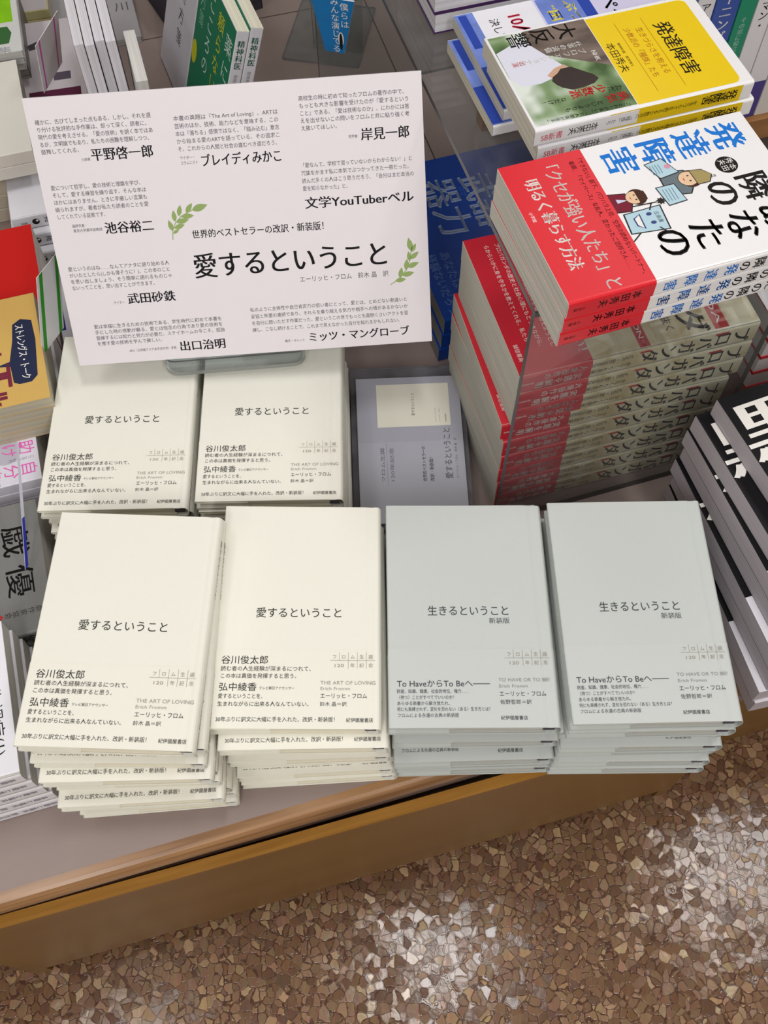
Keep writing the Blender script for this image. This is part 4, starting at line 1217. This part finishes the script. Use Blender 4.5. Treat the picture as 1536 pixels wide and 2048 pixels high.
BW = paperback(118, 146, 16, bwh, pages('#d4d2ce'), ink_cover=blue_title)
q = at(108, 772, 0.47)
book('blue_titled_book', BW, 'white book with blue title squeezed between mustard books and rear cream pile', pose(q.x - 0.001, q.y + 0.015, TABLE + 0.0002, 16.0) if False else pose(-0.322, 0.632, TABLE + 0.0002, 16.0), None)

# plain cream book with others below it
cb = mat('#e2e0d6', 0.45, 0.3, 0.02)


def plain(m, T):
    m.text('こころ', (96, 40, T + 0.1), size=7, m=ink('#8a8880'))


CBK = paperback(150, 210, 16, cb, pages('#bdb9ae'), ink_cover=plain)
p = at(64, 300, 0.545)
for i in range(2):
    book('plain_cream_book', CBK, ('upper' if i == 0 else 'lower') + ' plain cream book lying behind the glossy red books', side_pose((p.x - math.cos(math.radians(LR)) * 0.21 - 0.001 * i, p.y - math.sin(math.radians(LR)) * 0.21 + 0.001), 0.545 - (i + 1) * 0.0163, 150, LR), 'plain cream books')
CBL = paperback(150, 196, 18.6, mat('#c9bfae', 0.45, 0.3, 0.03), pages('#b3aea3'))
for i in range(4):
    book('beige_book', CBL, ORDINAL[i] + (' beige book of the pile that carries the plain cream books' if i == 0 else ' beige book from the top of the pile that carries the plain cream books'), side_pose((p.x - math.cos(math.radians(LR)) * 0.21 - 0.020, p.y - math.sin(math.radians(LR)) * 0.21 + 0.020), TABLE + (3 - i) * 0.0190 + 0.0002, 150, LR), 'beige books below the cream ones')
bgb = mat('#cfc3b0', 0.45, 0.3, 0.03)


def beige_front(m, T):
    m.vtext('一薬物', (70, 180, T + 0.1), size=20, m=ink('#4a3f36'), step=1.1); m.rect(118, 0, 129, 188, T + 0.08, ink('#e8e7ec'))


# magazine with a green picture, manga with pink card, and the standing books
mg = mat('#d9dbd8', 0.3, 0.5, 0.05)


def mag_cover(m, T):
    z_ = T + 0.1
    m.rect(60, 54, 153, 205, z_, mat('#8fd21f', 0.3, 0.5, 0.3, 30)); m.flat([(70, 14), (146, 16), (150, 34), (146, 46), (80, 48)], z_ + 0.05, ink('#3b6b3a')); m.text('特集', (118, 0.5, z_), size=12, m=ink('#9a9aa0'), width=30)


MG = paperback(160, 220, 9, mg, pages('#c9c7c2'), ink_cover=mag_cover)
p = at(36, 158, 0.55)
for i in range(3):
    book('green_magazine', MG, ('topmost', 'second', 'lowest')[i] + ' magazine with bright green cover picture behind the plain cream book', pose(p.x - 0.158 - 0.002 * i, p.y + 0.002 * i + 0.01, 0.55 - (i + 1) * 0.0093, 14.0), 'green magazines', 'magazine')
MGB = paperback(150, 140, 20, mat('#77716d', 0.45, 0.3, 0.03), pages('#a9a49d'))
for i in range(4):
    book('grey_brown_book', MGB, ORDINAL[i] + (' grey-brown book of the pile that carries the green magazines' if i == 0 else ' grey-brown book from the top of the pile that carries the green magazines'), pose(p.x - 0.160, p.y + 0.040, TABLE + (3 - i) * 0.0204 + 0.0002, 14.0), 'grey-brown books below the magazines')

iv = mat('#cfc58f', 0.4, 0.4, 0.03)


def ivory(m, T):
    m.rect(1, 1, 104, 146, T + 0.1, mat('#d6cfd2', 0.35, 0.4, 0.04)); m.vtext('風の記憶', (105.12, 60, T / 2), (0, 0, -1), (0, 1, 0), 4, ink('#6f6738'))


IV = paperback(105, 148, 13, iv, pages('#cfcabb'), ink_cover=ivory)


def manga(m, T):
    z_ = T + 0.1
    m.flat([(14, 120), (30, 124), (26, 130), (40, 128), (24, 136), (12, 130)], z_, ink('#4a444a')); m.rect(40, 60, 60, 74, z_, ink('#5a5060')); m.vtext('日々', (74, 120, z_), size=8, m=ink('#6a6468')); m.rect(10, 12, 70, 44, z_, ink('#5c2340'))


MN = paperback(112, 174, 14, mat('#d3cbd0', 0.35, 0.4, 0.03), pages('#cfcabb'), ink_cover=manga)
p = at(108, 165, 0.50)
q1 = at(40, 30, 0.505)
for i in range(4):
    book('sketch_cover_book', MN, ORDINAL[i] + (' pale book with small ink sketches beside the standing books' if i == 0 else ' pale sketch-covered book from the top, beside the standing books'), pose(-0.412, 0.965, TABLE + (3 - i) * 0.0143 + 0.0002, 12.0), 'sketch-covered books')
for i in range(3):
    book('ivory_spined_book', IV, ORDINAL[i] + (' ivory-spined small book behind the sketch-covered books' if i == 0 else ' ivory-spined small book from the top, behind the sketch-covered books'), side_pose((-0.445, 1.15), TABLE + 0.03 + (2 - i) * 0.0133, 105, 14), 'ivory-spined books') if False else \
        book('ivory_spined_book', IV, ORDINAL[i] + (' ivory-spined small book behind the sketch-covered books' if i == 0 else ' ivory-spined small book from the top, behind the sketch-covered books'), side_pose((-0.566, 1.160), TABLE + (2 - i) * 0.0133 + 0.0002, 105, 12), 'ivory-spined books')

# standing books, page tops up
q = at(147, 92, TABLE + 0.182); foot = Vector((q.x, q.y, TABLE + 0.0002))
for i, (T, col, nm) in enumerate(((10.4, '#6b5a34', 'olive'), (10.2, '#2c2730', 'dark'), (10.2, '#2b2530', 'black'), (10.6, '#33303c', 'slate'))):
    bk = paperback(128, 182, T, mat(col, 0.4, 0.4, 0.03), pages('#e9e7ee'), mirror=True)
    upright(bk, 'standing_book', f'{nm}-covered book standing upright with white page tops behind the sign', foot - UYT * (0.004 * (i % 2)), T, 128, 0.0, 'standing books behind the sign')
    foot = foot + UXT * ((T + 0.5) / 1000.0)
LB = paperback(84, 165, 12, mat('#dfe3df', 0.35, 0.4, 0.03), pages('#e9e7e2'), mirror=True)
q = at(233, 180, TABLE + 0.150)
q = at(238, 180, TABLE + 0.163) + UXT * 0.010
upright(LB, 'tilted_white_book', 'white book tilted against the end of the standing row behind the sign', (q.x, q.y, TABLE + 0.0035), 12, 84, 3.0, None)

# green books leaning, spines to the aisle
gcov = mat('#e4e2e8', 0.35, 0.4, 0.02); gr_ink = ink('#1e7a57'); yl_ink = ink('#d3d024'); pale_ink = ink('#cfe4d8')


def green_cover(m, T):
    z_ = T + 0.1
    m.rect(3, 0, 127.2, 187, z_, gr_ink)
    m.vtext('薬に', (112, 172, z_ + 0.1), size=24, m=pale_ink, step=1.25); m.vtext('頼らない', (82, 178, z_ + 0.1), size=22, m=yl_ink, step=1.1); m.vtext('こころの', (50, 180, z_ + 0.1), size=22, m=pale_ink, step=1.1); m.vtext('処方箋', (20, 182, z_ + 0.1), size=18, m=ink('#7fb9a0'), step=1.1)
    m.disc(108, 84, z_ + 0.1, 9, 20, yl_ink); m.vtext('読', (108, 94, z_ + 0.2), size=10, m=black_ink); m.disc(12, 88, z_ + 0.12, 9, 14, yl_ink)
    m.vtext('精神科医', (128.12, 178, T / 2), (0, 0, -1), (0, 1, 0), 8.5, gr_ink, step=1.0, bold=0.02); m.vtext('銀座泰子', (128.12, 138, T / 2), (0, 0, -1), (0, 1, 0), 4.5, ink('#8d8b92'))
    m.vtext('薬に頼らない', (128.12, 114, T / 2), (0, 0, -1), (0, 1, 0), 9.5, black_ink, step=1.1)


GB = paperback(128, 188, 14, gcov, pages('#efecd6'), ink_cover=green_cover)
LEAN = 17.4
a = math.radians(LEAN)
gx = Vector((math.cos(math.radians(20.2)), math.sin(math.radians(20.2)), 0)); gy = Vector((-gx.y, gx.x, 0))
u = Vector((0, 0, 1)) * math.cos(a) + gx * math.sin(a)
gtop = Vector((-0.1467, 0.9424, 0.6190))
gfoot = gtop - u * 0.188; gfoot.z = TABLE + 0.0143 * math.sin(a) + 0.0006
for i in range(2):
    upright(GB, 'green_book', ('first' if i == 0 else 'second') + ' green and white book leaning back with green spine lettering, counted from the standing books', gfoot + gx * (i * 0.0145 / math.cos(a)), 14, 128, LEAN, 'leaning green books', gx)
WL = paperback(106, 188, 14, mat('#d4d2da', 0.4, 0.35, 0.02), pages('#efecd6'), ink_cover=lambda m, T: (m.vtext('心の処方箋', (60, 184, T + 0.1), size=20, m=ink('#55525a'), step=1.35), m.vtext('精神科', (18, 120, T + 0.1), size=7, m=ink('#8a878e'))))
upright(WL, 'handwritten_title_book', 'white book with thin grey vertical title leaning directly behind the first green book', gfoot + gy * 0.1295, 14, 106, LEAN, None, gx)

# dark books lying beyond the green ones, portrait magazine
DB = paperback(128, 188, 12, mat('#23222e', 0.35, 0.4, 0.03), pages('#4a4650'), ink_cover=lambda m, T: m.vtext('夜と霧の街', (100, 150, T + 0.1), size=16, m=ink('#d8cf3a'), step=1.0))
for i in range(4):
    book('dark_book', DB, ORDINAL[i] + (' dark navy book lying between the standing row and the leaning green books' if i == 0 else ' dark navy book from the top, beside the leaning green books'), pose(-0.352, 1.175, TABLE + (3 - i) * 0.0123 + 0.0002, 16.0), 'dark navy books') if False else \
        book('dark_book', DB, ORDINAL[i] + (' dark navy book lying between the standing row and the leaning green books' if i == 0 else ' dark navy book from the top, beside the leaning green books'), pose(-0.268 - 0.0, 1.185, TABLE + (3 - i) * 0.0123 + 0.0002, 28.0), 'dark navy books')


def portrait(m, T):
    z_ = T + 0.1
    m.disc(66, 92, z_, 10, 12, ink('#c98a66')); m.flat([(60, 96), (72, 108), (80, 98), (77, 86), (72, 100)], z_ + 0.05, ink('#26201f')); m.text('十三', (56, 130, z_), size=22, m=ink('#6a686c')); m.text('川', (84, 60, z_), size=20, m=ink('#5a585c')); m.rect(40, 150, 110, 170, z_, ink('#a04a2c'))


MP = paperback(110, 176, 8, mat('#a9a7a9', 0.35, 0.5, 0.04), pages('#b9b7b4'), ink_cover=portrait)
book('portrait_magazine', MP, 'grey magazine with a small round face lying just past the standing books', pose(-0.3585, 1.118, TABLE + 0.0002, 16.0), None, 'magazine') if False else \
    book('portrait_magazine', MP, 'grey magazine with a small round face lying just past the standing books', pose(-0.414, 1.150, TABLE + 0.0002, 15.0), None, 'magazine')


# blue booklet on its clear stand at the back
bk_in = mat('#1b7cc0', 0.3, 0.5, 0.15, 60)
z_b = 0.62
a0, a1 = at(652, 98, z_b), at(690, 104, z_b); c0, c1 = at(618, -6, z_b + 0.06), at(712, -6, z_b + 0.06)
X = a1 - a0
fr = frame(a0, X, (c0 + c1 - a0 - a1))
bl = thing('blue_booklet', 'bright blue booklet with white vertical lettering held by a clear stand', 'booklet', fr)
inv = fr.inverted(); l0, l1, l2, l3 = [(inv @ v_) * 1000 for v_ in (a0, a1, c1, c0)]
mb = MB(); q4 = [(v_.x, v_.y) for v_ in (l0, l1, l2, l3)]
mb.poly([(x, y, 2.2) for x, y in q4], bk_in); mb.poly([(x, y, 0) for x, y in reversed(q4)], bk_in)
for i in range(4):
    (x0, y0), (x1, y1) = q4[i], q4[(i + 1) % 4]
    mb.poly([(x0, y0, 0), (x1, y1, 0), (x1, y1, 2.2), (x0, y0, 2.2)], mat('#dfe6ee', 0.5, 0.3, 0.0))
H = l3.y
mb.vtext('僕らは', (l1.x + 2, H * 0.95, 2.3), size=H * 0.15, m=white_ink, step=1.05); mb.vtext('みんな演じてる', (l1.x * 0.62, H * 1.02, 2.3), size=H * 0.145, m=white_ink, step=1.0)
mb.disc(l1.x * 0.86, H * 0.27, 2.3, H * 0.05, H * 0.13, ink('#e8e8ea')); mb.disc(l1.x * 0.86, H * 0.22, 2.35, H * 0.028, H * 0.16, black_ink)
mb.build('booklet_cover', bl)
s0 = at(560, 78, TABLE + 0.03); s1 = at(716, 96, TABLE + 0.03)
cs = thing('card_stand', 'clear acrylic box stand behind the blue booklet on the table', 'stand', frame((s0.x, s0.y, TABLE + 0.0003), s1 - s0, (0, 1, 0)))
LN = (s1 - s0).length * 1000
mb = MB(); plate(mb, 0, LN, 0, 120, 0, 3, acr, acr_edge, 3); mb.build('foot_plate', cs)
mb = MB()
v = [(x, y, z_) for z_ in (3, 176) for y in (30, 33) for x in (LN * 0.35, LN)]
for f, mm in (((0, 1, 5, 4), acr), ((2, 6, 7, 3), acr), ((0, 4, 6, 2), acr_edge), ((1, 3, 7, 5), acr_edge), ((0, 2, 3, 1), acr_edge), ((4, 5, 7, 6), acr_edge)):
    mb.poly([v[i] for i in f], mm)
mb.build('upright_plate', cs)


# ------------------------------------------------------------------ small promotional cards standing among the books
def card(name, label, P, face, draw=None, t=0.5):
    """P: foot left, foot right, top right, top left as world points"""
    fr_ = frame(P[0], P[1] - P[0], P[3] - P[0]); iv_ = fr_.inverted()
    loc = [(iv_ @ p_) * 1000 for p_ in P]
    r_ = thing(name, label, 'card', fr_)
    m = MB(); q_ = [(p_.x, p_.y) for p_ in loc]
    m.poly([(x, y, t) for x, y in q_], face); m.poly([(x, y, 0) for x, y in reversed(q_)], face)
    for i in range(4):
        (x0, y0), (x1, y1) = q_[i], q_[(i + 1) % 4]
        m.poly([(x0, y0, 0), (x1, y1, 0), (x1, y1, t), (x0, y0, t)], face)
    if draw:
        draw(m, loc, t + 0.08)
    m.build('card_sheet', r_)
    return r_


def green_lines(m, q_, z_):
    g = ink('#3a9a2c')

    def lerp(a_, b_, f):
        return a_ + (b_ - a_) * f
    for f0, f1 in ((0.10, 0.24), (0.80, 0.93)):
        A_, B_, C_, D_ = lerp(q_[0], q_[1], f0), lerp(q_[0], q_[1], f1), lerp(q_[3], q_[2], f1), lerp(q_[3], q_[2], f0)
        m.flat([(v_.x, v_.y) for v_ in (A_, B_, C_, D_)], z_, g)
    A_, B_ = lerp(q_[0], q_[1], 0.5), lerp(q_[3], q_[2], 0.5)
    up_ = (B_ - A_).normalized(); rt_ = Vector((up_.y, -up_.x, 0))
    h_ = (B_ - A_).length
    m.vtext('こころがかるくなる方法教えます', lerp(A_, B_, 0.92) + Vector((0, 0, z_)), tuple(rt_), tuple(up_), h_ * 0.05, black_ink, step=1.05)


card('green_bordered_card', 'narrow white shop card with two green stripes leaning beside the sign', [at(84, 712, 0.535), at(127, 655, 0.535), at(110, 498, 0.615), at(72, 556, 0.615)], mat('#e6e7ec', 0.3, 0.5, 0.0), green_lines)


def pink_lines(m, q_, z_):
    pk_ = ink('#e06fc4')

    def lerp(a_, b_, f):
        return a_ + (b_ - a_) * f
    for f0, f1 in ((0.12, 0.18), (0.78, 0.84)):
        A_, B_, C_, D_ = lerp(q_[0], q_[1], f0), lerp(q_[0], q_[1], f1), lerp(q_[3], q_[2], f1), lerp(q_[3], q_[2], f0)
        m.flat([(v_.x, v_.y) for v_ in (A_, B_, C_, D_)], z_, pk_)
    A_, B_ = lerp(q_[0], q_[1], 0.45), lerp(q_[3], q_[2], 0.45)
    up_ = (B_ - A_).normalized(); rt_ = Vector((up_.y, -up_.x, 0)); h_ = (B_ - A_).length
    m.vtext('読んでほしい本', lerp(A_, B_, 0.9) + Vector((0, 0, z_)), tuple(rt_), tuple(up_), h_ * 0.09, ink('#6a646c'), step=1.05)


card('pink_lined_card', 'white shop card with two pink lines tilted beside the standing books', [at(88, 186, 0.545), at(124, 124, 0.545), at(108, 18, 0.615), at(70, 92, 0.615)], mat('#f3f0f6', 0.3, 0.5, 0.0), pink_lines)


def blue_edge(m, q_, z_):
    pass


card('folded_price_card', 'white and blue shop card seen edge-on over the grey playscript volume', [at(50, 1140, 0.505), at(56, 1130, 0.505), at(40, 884, 0.565), at(32, 884, 0.565)], mat('#c3c4d2', 0.35, 0.4, 0.0),
     lambda m, q_, z_: m.flat([(q_[0].x + 0.5, q_[0].y), (q_[1].x, q_[1].y), (q_[1].x * 0.6 + q_[2].x * 0.4, q_[1].y * 0.6 + q_[2].y * 0.4), (q_[0].x * 0.6 + q_[3].x * 0.4 + 0.5, q_[0].y * 0.6 + q_[3].y * 0.4)], z_, ink('#2c349c')))
